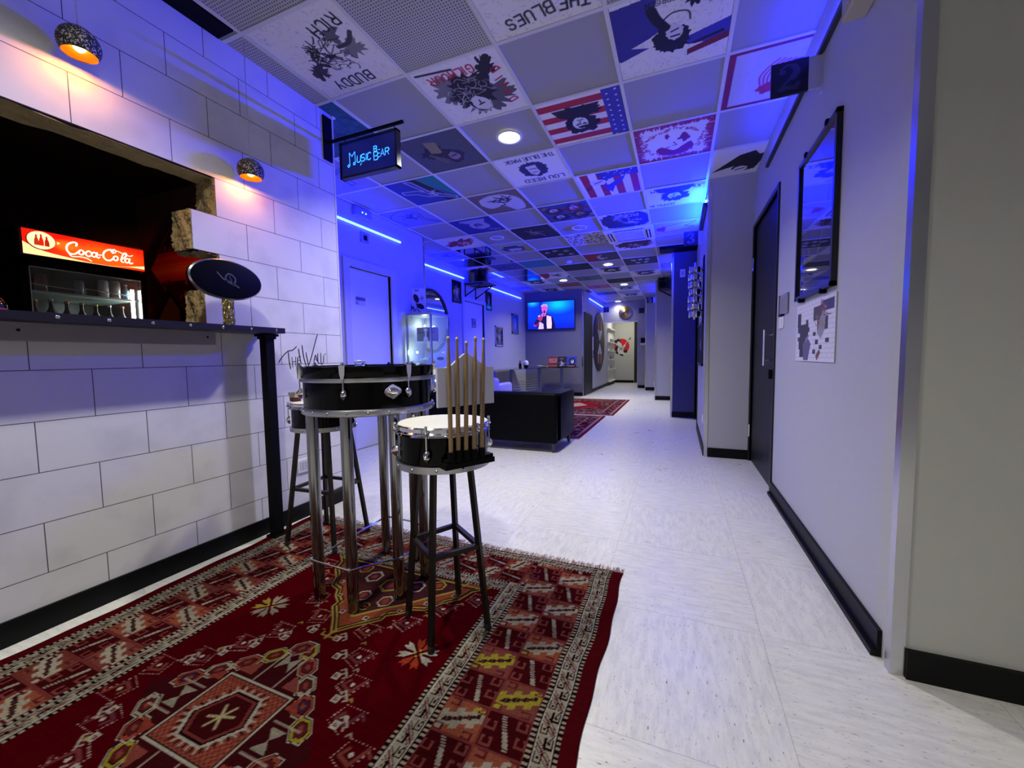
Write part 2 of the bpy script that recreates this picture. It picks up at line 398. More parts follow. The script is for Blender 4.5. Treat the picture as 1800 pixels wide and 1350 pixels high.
def perforated_material():
    m = M('perforated_tile', 'a6a6b0', 0.7); nt = m.node_tree; b = nt.nodes['Principled BSDF']; N = nt.nodes.new; L = nt.links.new
    tc = N('ShaderNodeTexCoord'); vm = N('ShaderNodeVectorMath'); vm.operation = 'SCALE'; vm.inputs['Scale'].default_value = 1/0.0165; L(tc.outputs['Object'], vm.inputs[0])
    fr = N('ShaderNodeVectorMath'); fr.operation = 'FRACTION'; L(vm.outputs[0], fr.inputs[0])
    sb = N('ShaderNodeVectorMath'); sb.operation = 'SUBTRACT'; sb.inputs[1].default_value = (0.5, 0.5, 0); L(fr.outputs[0], sb.inputs[0])
    ml = N('ShaderNodeVectorMath'); ml.operation = 'MULTIPLY'; ml.inputs[1].default_value = (1, 1, 0); L(sb.outputs[0], ml.inputs[0])
    ln = N('ShaderNodeVectorMath'); ln.operation = 'LENGTH'; L(ml.outputs[0], ln.inputs[0])
    lt = N('ShaderNodeMath'); lt.operation = 'LESS_THAN'; lt.inputs[1].default_value = 0.24; L(ln.outputs['Value'], lt.inputs[0])
    mx = N('ShaderNodeMix'); mx.data_type = 'RGBA'; L(lt.outputs[0], mx.inputs[0]); mx.inputs[6].default_value = (*lin('a6a6b0'), 1); mx.inputs[7].default_value = (*lin('3c3c46'), 1)
    L(mx.outputs[2], b.inputs['Base Color']); return m
blockm = block_wall_material()
tile_plain = M('plain_ceiling_tile', '9494a0', 0.6, bump=(300, 0.1, 0.002))
perf = perforated_material()
CZ = 2.775                      # ceiling
GX = lambda i: -2.157+0.6*i
GY = lambda j: 1.542+0.6*j

struct(B().box(-5.2, -3.2, -0.1, 3.2, 17.2, 0), 'floor', floor_material())
# ceiling : plain field, t-bar grid, a few perforated panels near the camera
c = B(); c.box(-5.2, -3.2, CZ+0.006, 3.2, 17.2, CZ+0.1); ceil = struct(c, 'ceiling', tile_plain)
c = B()
for i in range(-5, 9): c.box(GX(i)-0.0115, -3.1, CZ-0.002, GX(i)+0.0115, 16.8, CZ+0.006)
for j in range(-8, 26): c.box(-4.9, GY(j)-0.0115, CZ-0.0025, 3.1, GY(j)+0.0115, CZ+0.0055)
struct(c, 'ceiling_grid', grid_m)
c = B()
for (i, j) in ((1, 0), (0, -1), (-1, 0), (1, -1), (3, 0), (-1, -2), (0, -2), (3, -1)):
    c.box(GX(i)+0.012, GY(j)+0.012, CZ+0.001, GX(i+1)-0.012, GY(j+1)-0.012, CZ+0.007)
struct(c, 'ceiling_perforated', perf)
c = B(); c.box(-2.31, GY(-1)-0.35, CZ-0.004, GX(0)-0.02, GY(0)-0.03, CZ+0.0075); struct(c, 'ceiling_slot', blackmat)

# block wall with the broken-through bar hatch (front face X = -2.3)
WX = -2.30; WB = -2.45
zc = 0.183-.031+O                # underside of the counter plank
c = B()
c.box(WB, -3.1, 0, WX, 2.28, zc)                                   # below the hatch
c.box(WB, -3.1, 0.9765+O, WX, 2.28, CZ)                             # above
c.box(WB, 1.45, zc, WX, 2.28, 0.9765+O)                             # right pier
c.box(WB, 1.325, 0.5755+O, WX, 1.45, 0.776+O)                       # toothed blocks
c.box(WB, 1.365, zc, WX, 1.45, 0.375+O)
c.box(WB, -3.1, zc, WX, -0.3, 0.9765+O)
struct(c, 'wall_left', blockm)
def roughpatch(name, x0, x1, y0, y1, z0, z1, ax):
    """broken stone face, a bumpy thin slab"""
    n = 22; b = B(); r = random.Random(int(z0*1000)+ax); g = {}
    for i in range(n+1):
        for j in range(n+1):
            u, v = i/n, j/n; d = 0.013*r.random()+0.005*math.sin(9*u+5*v)
            if ax == 1: p = (x0+(x1-x0)*u, y0-d-0.002, z0+(z1-z0)*v)
            else: p = (x0+(x1-x0)*u, y0+(y1-y0)*v, z0-d-0.002)
            if ax == 1 and i == n: p = (p[0], y0-0.001-0.006*r.random(), p[2])
            g[i, j] = b.b.verts.new(p)
    for i in range(n):
        for j in range(n): b.b.faces.new((g[i, j], g[i+1, j], g[i+1, j+1], g[i, j+1]))
    o = b.out(name, stone, None, True, 180); o['kind'] = 'structure'
roughpatch('trim_1', WB, WX, 1.45, 0, 0.776+O, 0.9765+O, 1)
roughpatch('trim_2', WB, WX, 1.325, 0, 0.5755+O, 0.776+O, 1)
roughpatch('trim_3', WB, WX, 1.45, 0, 0.375+O, 0.5755+O, 1)
roughpatch('trim_4', WB, WX, 1.365, 0, zc, 0.375+O, 1)
roughpatch('trim_5', WB, WX, 1.325, 1.45, 0.5755+O, 0, 2)
roughpatch('trim_6', WB, WX, -0.3, 1.45, 0.9765+O, 0, 2)
# alu edge at the end of the block wall
struct(B().box(WX-0.004, 2.272, CZ-0.012, WX+0.012, 2.30, CZ-0.002).box(WX-0.16, 2.275, 0, WX+0.003, 2.285, CZ-0.012), 'trim_7', white_m)

# bar room behind the hatch
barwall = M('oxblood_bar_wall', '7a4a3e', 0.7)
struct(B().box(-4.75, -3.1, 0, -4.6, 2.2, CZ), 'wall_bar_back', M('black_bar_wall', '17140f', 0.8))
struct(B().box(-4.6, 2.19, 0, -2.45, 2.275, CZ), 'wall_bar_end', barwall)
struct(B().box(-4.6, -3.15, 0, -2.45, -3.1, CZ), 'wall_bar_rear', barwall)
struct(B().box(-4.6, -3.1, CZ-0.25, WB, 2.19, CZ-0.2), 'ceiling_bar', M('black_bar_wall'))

# left side beyond: door wall, recess wall, tv wall, corridor wall
def wall(name, x0, y0, x1, y1, mat, z0=0, z1=CZ+0.005): return struct(B().box(x0, y0, z0, x1, y1, z1), name, mat)
c = B(); D1 = (3.50, 4.20, 2.08)
c.box(-3.5, 2.275, 0, -3.385, D1[0], CZ).box(-3.5, D1[1], 0, -3.385, 4.96, CZ).box(-3.5, D1[0], D1[2], -3.385, D1[1], CZ)
struct(c, 'wall_left_door', wall_paint)
wall('wall_recess_return', -4.02, 4.86, -3.5, 4.96, wall_paint)
D2 = (7.02, 7.90, 2.17)
c = B(); c.box(-4.02, 4.96, 0, -3.9, D2[0], CZ).box(-4.02, D2[1], 0, -3.9, 10.5, CZ).box(-4.02, D2[0], D2[2], -3.9, D2[1], CZ)
struct(c, 'wall_recess', wall_paint)
wall('wall_tv', -3.9, 10.45, -2.3, 10.55, wall_dark)
c = B(); c.box(-2.42, 10.55, 0, -2.3, 16.1, CZ); struct(c, 'wall_corridor_left', wall_paint)
# end of the corridor: header with opening, lobby behind
c = B(); c.box(-2.3, 13.5, 1.09+O, -1.2, 13.6, CZ).box(-1.2, 13.5, 0, -0.9, 13.6, CZ); struct(c, 'wall_end', M('end_grey_paint', '9c9b98', 0.6))
struct(B().box(-2.3, 13.49, 1.075+O, -1.2, 13.61, 1.09+O).box(-1.212, 13.49, 0, -1.2, 13.61, 1.09+O), 'trim_8', white_m)
wall('wall_lobby', -2.6, 16.1, -1.56, 16.2, wall_far)
wall('wall_lobby_right', -1.56, 16.1, -0.9, 16.2, M('black_bar_wall'))
wall('wall_lobby_side', -0.95, 13.6, -0.85, 16.1, wall_dark)
# right side, stepping into the corridor
RX = 0.66
wall('wall_front_right', RX, 1.627, 3.0, 1.75, M('near_grey_vinyl', 'b0b0aa', 0.55, bump=(260, 0.15, 0.002), noise=(3, 0.03)))
D3 = (3.50, 4.50, 2.235)
c = B(); c.box(RX, 1.75, 0, RX+0.12, D3[0], CZ).box(RX, D3[0], D3[2], RX+0.12, D3[1], CZ).box(RX, D3[1], 0, RX+0.12, 4.66, CZ); struct(c, 'wall_right', wall_paint)
wall('wall_pier_one', 0.26, 4.54, 0.66, 4.66, wall_paint)
D4 = (6.25, 7.2, 2.1)
c = B(); c.box(0.26, 4.66, 0, 0.38, D4[0], CZ).box(0.26, D4[0], D4[2], 0.38, D4[1], CZ).box(0.26, D4[1], 0, 0.38, 7.4, CZ); struct(c, 'wall_right_middle', wall_paint)
wall('wall_pier_two', -0.11, 7.28, 0.26, 7.4, wall_navy)
wall('wall_right_third', -0.11, 7.4, 0.0, 10.1, wall_navy)
wall('wall_pier_three', -0.50, 9.97, -0.11, 10.09, wall_paint)
wall('wall_right_fourth', -0.50, 10.09, -0.4, 12.8, wall_paint)
wall('wall_pier_four', -0.91, 12.67, -0.50, 12.79, wall_paint)
wall('wall_right_fifth', -0.91, 12.79, -0.8, 13.5, wall_paint)
# beam dropping across the right bay, dark
struct(B().box(-0.30, 6.98, CZ-0.045, 0.26, 7.28, CZ), 'beam', blackmat)
# behind the camera
wall('wall_rear', -2.3, -3.2, 3.0, -3.1, wall_paint); wall('wall_rear_right', 2.9, -3.1, 3.0, 1.627, wall_paint)

# baseboards
def bb(name, *boxes):
    c = B()
    for q in boxes: c.box(*q)
    struct(c, name, base_m)
H0 = 0.095
bb('baseboard_left', (WX, -3.1, 0, WX+0.012, 2.28, H0))
bb('baseboard_right', (RX-0.014, 1.70, 0, RX, 3.46, H0), (RX-0.03, 1.70, 0, RX-0.014, 3.46, 0.022))
bb('baseboard_front', (0.69, 1.61, 0, 3.0, 1.627, H0))
bb('baseboard_pier_one', (0.29, 4.527, 0, 0.655, 4.54, H0), (0.247, 4.56, 0, 0.26, 6.2, H0))
bb('baseboard_pier_two', (-0.09, 7.267, 0, 0.255, 7.28, H0))
bb('baseboard_pier_three', (-0.49, 9.957, 0, -0.12, 9.97, H0))
bb('baseboard_pier_four', (-0.90, 12.657, 0, -0.51, 12.67, H0), (-1.19, 13.487, 0, -0.93, 13.5, H0))
bb('baseboard_corridor', (-2.3, 11.55, 0, -2.287, 16.1, H0), (-2.28, 16.087, 0, -1.57, 16.1, H0), (-2.7, 10.437, 0, -2.31, 10.45, H0))
bb('baseboard_doorwall', (-3.385, 2.3, 0, -3.372, 3.40, H0), (-3.385, 4.3, 0, -3.372, 4.95, H0), (-3.9, 5.0, 0, -3.887, 6.95, H0), (-3.9, 8.0, 0, -3.887, 10.45, H0))
# aluminium corner profiles
def corner(n, x, y, s=0.03, z1=CZ):
    struct(B().box(x-0.003, y-0.003, 0, x+s, y, z1).box(x-0.003, y, 0, x, y+s, z1), 'trim_%d' % n, alu)
corner(9, 0.655, 1.624, 0.034); corner(10, 0.257, 4.537, 0.03); corner(11, -0.113, 7.277); corner(12, -0.503, 9.967); corner(13, -0.913, 12.667)
struct(B().box(-3.388, 4.93, 0, -3.379, 4.963, CZ), 'trim_14', alu)
struct(B().box(-2.325, 10.443, 0, -2.297, 10.45, CZ).box(-2.30, 10.45, 0, -2.296, 10.48, CZ), 'trim_15', alu)
# slim rail at the top of the right wall
struct(B().box(RX-0.022, 1.9, 2.56, RX, 3.93, 2.585), 'trim_16', M('grey_cable_duct', '2a2a30', 0.5))
struct(B().box(0.238, 4.7, 2.56, 0.26, 6.2, 2.585), 'trim_17', M('grey_cable_duct'))

# ------------------------------------------------------------------ doors
def door(name, n, y0, y1, zt, x, sgn, mat, framem, fw_=0.045, proud=0.02, recess=0.03, handle=True, hpos=None):
    root = bpy.data.objects.new('door_%d' % n, None); COL.objects.link(root); root['kind'] = 'structure'; root.location = (x, (y0+y1)/2, 0)
    yc = (y0+y1)/2
    a = B(); X0, X1 = sorted((-sgn*recess, -sgn*(recess+0.04))); a.box(X0, y0-yc, 0.008, X1, y1-yc, zt); a.out('door_leaf', mat, root)
    f = B(); q0, q1 = sorted((-sgn*0.06, sgn*proud))
    f.box(q0, y0-yc-fw_, 0, q1, y0-yc, zt+fw_).box(q0, y1-yc, 0, q1, y1-yc+fw_, zt+fw_).box(q0, y0-yc, zt, q1, y1-yc, zt+fw_); f.out('door_frame', framem, root)
    return root, yc
r, yc = door('d', 1, *D1, -3.385, 1, doorw, M('door_casing', 'b8b6c4', 0.4), fw_=0.09)
B().lathe([(0.026, -0.03), (0.026, -0.018), (0.02, -0.016)], 24, (0, 0.30, 0.98), 'X').out('door_lock', blackmat, r, True)
r, yc = door('d', 2, *D2, -3.9, 1, doorw, M('door_casing'), fw_=0.07)
r, yc = door('d', 3, *D3, RX, -1, doord, M('door_frame_black', '101014', 0.4), fw_=0.035, proud=0.012, recess=0.012)
h = B().tube([(-0.0, 3.56-yc, 1.19), (-0.06, 3.56-yc, 1.19), (-0.06, 3.56-yc, 1.00), (0, 3.56-yc, 1.00)], 0.0075)
h.tube([(-0.06, 3.56-yc, 1.23), (-0.06, 3.56-yc, 0.96)], 0.008); h.out('door_handle', chrome, r, True)
B().box(-0.03, 3.515-yc, 0.86, 0, 3.56-yc, 0.93, bev=0.006).out('door_lock', blackmat, r)
for z in (1.9, 0.30): B().lathe([(0.009, z-0.06), (0.009, z+0.06)], 12, (-0.006, 4.505-yc, 0)).out('door_hinge', chrome, r, True)
r, yc = door('d', 4, *D4, 0.26, -1, doord, M('door_frame_black'), fw_=0.035, proud=0.01, recess=0.02)
r, yc = door('d', 5, 10.60, 11.50, 2.17, -2.3, 1, doord, M('door_frame_black'), fw_=0.035, proud=0.035, recess=-0.03)
B().tube([(0.03, 0.36, 1.02), (0.09, 0.36, 1.02), (0.09, 0.25, 1.02)], 0.009).out('door_handle', alu, r, True)

# ------------------------------------------------------------------ led strips (lamps the place has)
def led(label, x, y0, y1, z, s=0.012, sgn=1, grp='blue light bars on the side walls', mat=None):
    t = thing('led_light_bar', label, 'light', (x, (y0+y1)/2, z), 0, grp)
    h = (y1-y0)/2
    B().box(min(0, sgn*0.008), -h, -0.012, max(0, sgn*0.008), h, 0.012).out('housing', alu, t)
    B().box(min(sgn*0.008, sgn*0.022), -h+0.005, -s, max(sgn*0.008, sgn*0.022), h-0.005, s).out('tube', mat or led_m, t)
    if mat: B().box(sgn*.045 if sgn < 0 else 0, -h, -.018, 0 if sgn < 0 else .045, h, -.013).out('added_light_shield', alu, t)  # added lip, blocks the tube's downward light to keep blue off the floor
led('blue light bar high on the wall above the nearest white door', -3.385, 2.9, 4.42, 2.562)
led('blue light bar above the round wall mirror', -3.9, 5.66, 7.03, 2.595)
led('blue light bar between the shelf speaker and the television wall', -3.9, 8.16, 10.12, 2.60)
led('short blue light bar above the round wall disc', -2.3, 11.2, 13.4, 2.63)
def ledrail(label, x, y0, y1, sgn):
    t = thing('led_strip', label, 'light', (x, (y0+y1)/2, 2.60), 0, 'blue led strips along the right wall rails'); h = (y1-y0)/2
    B().box(min(0, sgn*0.018), -h, -0.012, max(0, sgn*0.018), h, -0.004).out('rail', alu, t)
    B().box(min(sgn*.002, sgn*0.014), -h, -0.004, max(sgn*.002, sgn*0.014), h, 0.002).out('tube', led_rail_m, t)
ledrail('blue led strip on the rail above the black picture frame', RX, 1.95, 3.85, -1)
led('bright blue light bar above the chrome wall ornament', 0.26, 4.72, 5.95, 2.63, sgn=-1, mat=led_right_m)
led('blue light bar just past the dark blue pier', -0.11, 7.6, 9.0, 2.62, sgn=-1)
led('blue light bar past the pale pier with the speaker', -0.50, 10.4, 12.0, 2.62, sgn=-1)

# ------------------------------------------------------------------ downlights
def downlight(x, y, lit, label, r=0.095):
    t = thing('recessed_downlight', label, 'ceiling light', (x, y, CZ), 0, 'round recessed ceiling lights')
    B().lathe([(r*0.86, 0.0), (r*0.9, -0.006), (r*1.08, -0.005), (r*1.1, 0.0)], 40, caps=False).out('rim', white_m, t, True)
    B().lathe([(r*0.86, -0.001), (r*0.5, -0.004), (0.004, -0.005)], 40).out('diffuser', lamp_m if lit else M('unlit_diffuser', 'a09ea2', 0.4), t, True)
for (x, y), lb in zip(LIT, ('lit round ceiling light above the camera by the bar', 'lit round ceiling light at the back of the room', 'lit round ceiling light over the entrance side', 'large bright round ceiling light nearest the hanging bar sign', 'bright ceiling light beside the red and olive painted tile', 'bright ceiling light left of the centre row before the television', 'bright ceiling light over the corridor mouth', 'last bright ceiling light, just before the wall with the cymbal')):
    downlight(x, y, True, lb)
downlight(-1.25, 5.47, False, 'switched-off round ceiling light beside the air conditioner')
downlight(-2.45, 5.43, False, 'switched-off round ceiling light beside the purple painted tile')

# ================================================================== PAINTED CEILING TILES
INK = '0e0d13'; WH = 'd6d4dc'
def art_tile(i, j, fn, label, res=64, x1=None, mat=None):
    cv = Cv(res, res, 1, 1, WH); fn(cv)
    a, b = GX(i)+0.013, GX(i+1)-0.013
    me = cv.mesh('painted_ceiling_tile', (b, GY(j)+0.013, CZ-0.0005), (-(b-a), 0, 0), (0, 0.574, 0), 0.006, WH)
    o = put('painted_ceiling_tile', me, mat or canvas_m)
    # origin at the tile
    c = Vector(((a+b)/2, GY(j)+0.3, CZ)); me.transform(Matrix.Translation(-c)); o.location = c
    return tag(o, label, 'ceiling tile', 'painted tiles in the suspended ceiling')
def jaggedframe(s, col, w=0.09, seed=1, k=1.0):
    r = random.Random(seed)
    for t in range(190):
        q = r.random(); L = w*(0.3+0.75*r.random())
        for (x, y, dx, dy) in ((q, 0, 0, L), (q, 1, 0, -L), (0, q, L, 0), (1, q, -L, 0)):
            s.line([(x, y), (x+dx+0.03*(r.random()-.5), y+dy+0.03*(r.random()-.5))], 0.017*k, col)
def a_buddy(s):
    s.flecks(260, '6c6a76', 0.03); s.text('BUDDY', .30, .80, .13, INK, .018, jit=.15); s.text('RICH', .10, .13, .13, INK, .018, ang=.10, jit=.15)
    s.blob(.22, .52, .12, .1, '4a4852', .5, 30, .7, 3, .5); s.blob(.30, .33, .11, .07, '3a3842', .5, 30, .8, 4, .4); s.blob(.76, .62, .1, .09, '23222a', .4, 30, .9, 5)
    s.line(curve_pts([(.83, .73), (.77, .6), (.68, .56), (.62, .6)]), .05, '2a2932'); s.line(curve_pts([(.1, .35), (.2, .44), (.33, .45)]), .045, '3a3942')
    s.scribble(.5, .5, .2, 38, INK, .008, 5); s.scribble(.58, .42, .12, 22, INK, .012, 6)
    s.line([(.36, .42), (.62, .6)], .008, INK).line([(.66, .35), (.4, .57)], .01, INK)
def a_gilmour(s):
    s.flecks(160, '6c6a76', .03)
    s.blob(.72, .42, .16, .22, '55525a', .35, 50, .8, 2); s.blob(.42, .62, .33, .27, '3a3840', .28, 60, .85, 3); s.blob(.50, .5, .24, .3, '121116', .2, 50, 1, 8)
    s.blob(.22, .22, .1, .17, '131218', .45, 40, 1, 9, -.5); s.line([(.28, .32), (.14, .08)], .08, '19181e'); s.line([(.95, .05), (.55, .1)], .03, '2c2228')
    s.scribble(.5, .45, .2, 26, 'b9b8c0', .007, 11); s.blob(.5, .72, .11, .13, 'c6c4cc', .15, 20, 1, 4); s.line(curve_pts([(.38, .7), (.43, .86), (.58, .86), (.64, .7)]), .014, 'c6c4cc')
    s.line([(.46, .72), (.53, .74)], .02, INK).line([(.5, .66), (.5, .72)], .018, INK)
    s.text('GILMOUR', .33, .11, .11, 'a01828', .018, ang=.05, jit=.2)
    x = .07
    for k, ch in enumerate('DAVID'): s.text(ch, x+.02*(k % 2), .80-.13*k, .1, 'a01828', .018, ang=-1.2)
def a_blues(s):
    s.flecks(260, '6c6a76', .03); s.text('THE', .08, .80, .12, INK, .02, ang=-.12, jit=.15); s.text('BLUES', .40, .76, .12, INK, .018, ang=.12, jit=.15); s.blob(.45, .2, .3, .2, '2a2930', .3, 40, 1, 5)
def a_morrison(s):
    s.flecks(320, '66646e', .025); s.poly([(1, .05), (.6, .02), (.66, .3), (.74, .36), (.92, .30), (.99, .52), (.70, .62), (.98, .72), (1, .70)], '2c2a86')
    s.poly([(1, .12), (.7, .2), (.62, .3), (.56, .42), (.7, .5), (1, .62)], '2c2a86'); s.poly([(0, 0), (.38, 0), (.33, .18), (.18, .27), (0, .2)], '2c2a86')
    s.poly([(0, .5), (.48, .64), (.34, .72), (0, .75)], '35339a'); s.poly([(0, .67), (.36, .78), (.36, .86), (0, .76)], '6a1424'); s.poly([(.05, .63), (.33, .70), (.3, .73), (.05, .67)], '141230')
    s.blob(.50, .58, .17, .18, '08080c', .14, 50, 1, 7); s.blob(.47, .5, .075, .1, 'c4c2d0', .1, 24, 1, 8); s.line([(.44, .47), (.5, .49)], .016, '08080c'); s.line([(.43, .55), (.5, .55)], .02, '08080c')
    s.line(curve_pts([(.55, .42), (.62, .3), (.66, .18)]), .09, '08080c'); s.blob(.3, .12, .09, .14, '08080c', .25, 30, 1, 9); s.line(curve_pts([(.57, .33), (.48, .27), (.36, .3), (.34, .4)]), .014, '08080c')
    s.text('JIM', .42, .02, .05, INK, .008); s.text('MORRISON', .42, .09, .05, INK, .008)
def flagstripes(s, vert=False):
    R = 'a01c28'
    s.rect(0, 0, 1, 1, 'd6d2d6')
    for k in range(4):
        if vert: s.rect(.02+.26*k, 0, .15+.26*k, 1, R)
        else: s.rect(0, .06+.25*k, 1, .185+.25*k, R)
def a_flag(s):
    flagstripes(s); s.rect(0, 0, .22, 1, '35349a')
    for k in range(18): s.ell(.06+.1*(k % 2), .05+.055*k, .014, .014, 'c8c8e0')
    s.face(.55, .58, .19, '0b0a10', seed=4); s.blob(.5, .3, .24, .1, '0b0a10', .3, 30, 1, 6, -.15)
def a_flag2(s):
    flagstripes(s, True); s.poly([(0, 0), (.66, 0), (.56, .45), (.5, .3), (.3, .22), (0, .25)], '2e2f8a'); s.poly([(.2, .2), (.5, .5), (.64, .55), (.5, .86), (.42, .6), (.3, .5)], '2e2f8a')
    for k in range(9): s.ell(.1+.09*k % .5, .05+.1*((k*3) % 4)/2, .014, .014, 'd0d0e0')
    s.blob(.68, .38, .14, .12, 'c8c8d4', .1, 20, 1, 3); s.line([(.62, .34), (.74, .4)], .03, '24246a'); s.text('THE', .90, .5, .07, INK, .012, ang=1.4)
def a_flame2(s):
    s.a[:] = s.c('b4b2c0'); s.flecks(200, '8a8898', .02); c = '7c1c4a'
    for q in ((0, 0, 1, .05), (0, .95, 1, 1)): s.rect(*q, c)
    s.rect(.93, 0, 1, 1, c); s.rect(0, 0, .05, 1, '2c2a7a')
    s.blob(.57, .72, .09, .1, 'a8243c', .2, 24, 1, 2)
    for k in range(7): s.line(curve_pts([(.62-.03*k, .72), (.66-.04*k, .5), (.6-.05*k, .35), (.52-.05*k, .25+.02*k)]), .016, 'a8243c' if k < 4 else '3a2a6a')
def a_redface(s):
    jaggedframe(s, '8e2038', .1, 2); r = random.Random(4)
    for k in range(90):
        a = r.random()*6.28; q = .33+.05*r.random(); x, y = .5+q*math.cos(a)*1.05, .5+q*math.sin(a); s.line([(x, y), (x+.05*(r.random()-.2), y+.03)], .02, '9a3048', .8)
    s.ell(.5, .52, .27, .3, WH); s.poly(curve_pts([(.28, .55), (.24, .72), (.4, .88), (.62, .86), (.74, .7), (.66, .6), (.5, .74), (.36, .62), (.28, .55)]), '7c1020')
    s.blob(.36, .42, .07, .1, '7c1020', .4, 20, 1, 2); s.blob(.58, .33, .03, .07, '7c1020', .3, 14, 1, 3); s.line([(.5, .5), (.46, .6), (.52, .6)], .015, '5a1020'); s.line([(.56, .62), (.62, .66)], .02, '5a1020')
def a_hat(s):
    s.poly([(.02, .2), (.35, .35), (.42, .2), (.62, .28), (.97, .78), (.7, .66), (.6, .62), (.5, .8), (.36, .85), (.3, .6), (.26, .4)], INK); s.blob(.5, .7, .18, .16, INK, .1, 30, 1, 5); s.blob(.56, .78, .1, .1, WH, .1, 20, 1, 6); s.line([(.5, .76), (.62, .8)], .03, INK)
def a_loureed(s):
    s.text('LOU REED', .1, .80, .12, '24265a', .02, jit=.1); s.text('THE BLUE MASK', .06, .07, .10, '24265a', .015, sp=.66, jit=.1); s.blob(.5, .48, .23, .25, '262860', .1, 60, 1, 4)
    s.poly([(.43, .34), (.6, .36), (.58, .62), (.5, .7), (.42, .6)], 'c8c6d0'); s.line([(.44, .46), (.56, .46)], .02, '262860'); s.line([(.46, .58), (.54, .58)], .018, '262860')
def a_hatface(s):
    s.a[:] = s.c('4a4c5c'); s.grain(.06, 2); s.blob(.62, .45, .2, .15, '1c1a2c', .3, 30, 1, 3, .4); s.poly([(.45, .2), (.62, .15), (.66, .45), (.5, .5)], '8a7c58'); s.blob(.4, .62, .17, .19, '2a2034', .15, 30, 1, 4); s.blob(.38, .62, .08, .11, '8c7484', .15, 20, 1, 5); s.line([(.34, .6), (.42, .62)], .03, '2a2034'); s.poly([(.74, .5), (.6, .8), (.5, .7), (.7, .45)], '6a5e50', .8)
def a_guitar(s):
    s.a[:] = s.c('2a3a9a'); s.poly([(0, 0), (.42, 0), (0, .95)], '1c7a80'); s.poly([(.38, 0), (.52, 0), (.3, 1), (.12, 1)], '12142a'); s.line([(.37, 0), (.1, 1)], .02, '6a7a68')
    P = [(.9, .38), (.62, .42), (.5, .48), (.62, .05), (.5, .08), (.42, .5), (.3, .66), (.05, .9), (.1, .96), (.4, .74), (.55, .72), (.7, .55), (.92, .48)]
    s.poly(P, '3540a0'); s.line(P+[P[0]], .025, 'b8b6cc'); s.scribble(.42, .62, .12, 20, 'b8b6cc', .014, 3)
def a_whitehair(s):
    s.a[:] = s.c('6e5e54'); s.grain(.08, 2); s.poly(curve_pts([(.85, .25), (.9, .5), (.78, .72), (.52, .66), (.42, .8), (.34, .96), (.14, .9), (.08, .6), (.12, .35), (.3, .15), (.6, .12), (.85, .25)]), 'b8b6c4'); s.scribble(.42, .4, .2, 16, INK, .028, 8)
def a_bonham(s): s.text('JOHN BONHAM', .02, .1, .12, '24244a', .016, sp=.72, jit=.1); s.face(.5, .5, .22, '1c1c3c', seed=9); s.line([(.7, .35), (.4, .3)], .05, '1c1c3c'); s.text('ZEPPELIN', .5, .86, .09, '24244a', .014, sp=.7)
def a_four(s):
    s.a[:] = s.c('3c4668'); r = random.Random(2)
    for k in range(46): s.blob(r.random(), r.random(), .07, .04, r.choice(['7c3a24', '1a1a34', 'a08c2c', '27306e', 'b0aab0', '2c5a4a', '6c2430', '101018']), .4, 18, .9, k, r.random()*3)
    for k, (x, y, h) in enumerate(((.3, .33, '6a2018'), (.72, .35, '40181c'), (.25, .72, '1a1420'), (.68, .75, '14121c'))): s.face(x, y, .17, h, ('b09aa0', 'c8b0a8', '9a8430', 'b4a6ac')[k], seed=k, shoulders=False)
def a_clapton(s): s.a[:] = s.c('26248a'); s.face(.45, .5, .2, '9a98c0', '26248a', seed=3); s.text('ERIC', .1, .82, .1, '9a98c8', .015, ang=-.3); s.text('CLAPTON', .25, .12, .1, '9a98c8', .015)
def a_linedraw(s, c='2a2e8e'): s.a[:] = s.c('7a7cc8'); s.line(curve_pts([(.05, .9), (.25, .6), (.2, .3), (.4, .1), (.7, .15), (.95, .4), (.85, .8)]), .02, c); s.line(curve_pts([(.1, .9), (.32, .62), (.28, .35), (.45, .2)]), .02, c); s.scribble(.5, .45, .15, 26, c, .02, 3)
def a_darkfig(s, c='101420'): s.a[:] = s.c('b0aeb8'); s.poly([(.06, .02), (.94, .0), (1, .1), (.97, .97), (.03, 1), (0, .9)], c); s.scribble(.5, .5, .18, 14, '8a8474', .02, 4); s.line([(.7, .3), (.45, .55), (.35, .8)], .025, 'a09c90')
def a_darkwhite(s): s.a[:] = s.c(WH); s.blob(.5, .5, .56, .52, '191a28', .12, 80, 1, 3); s.rect(.08, .08, .92, .92, '191a28'); s.text('ROCK', .2, .12, .16, 'a4a2b4', .03); s.scribble(.5, .3, .3, 16, 'a4a2b4', .02, 6); s.scribble(.35, .68, .16, 14, 'a4a2b4', .026, 7)
def a_reddancer(s): s.blob(.5, .5, .42, .24, '8a1c28', .35, 40, 1, 6, .4); s.blob(.42, .55, .16, .13, 'c4aab4', .2, 20, 1, 3); s.scribble(.45, .5, .14, 8, '8a1c28', .03, 3)
def a_mosaic(s):
    r = random.Random(12)
    for k in range(420): s.rect(x := r.random(), y := r.random(), x+.05, y+.04, r.choice(['8c86b0', '3c3668', 'b8b4c4', '8a7c34', '2a2638', '70649c', 'b0a050', '4c4a8c']))
def a_flame3(s, c='9a2238'): s.a[:] = s.c('a6a6c4'); s.blob(.76, .5, .16, .2, c, .2, 30, 1, 3); s.poly(curve_pts([(.7, .3), (.4, .2), (.08, .12), (.3, .4), (.12, .5), (.4, .7), (.75, .75)]), 'b4b2c8'); s.line(curve_pts([(.7, .3), (.4, .2), (.08, .12), (.3, .4), (.12, .5), (.4, .7), (.75, .75)]), .03, c)
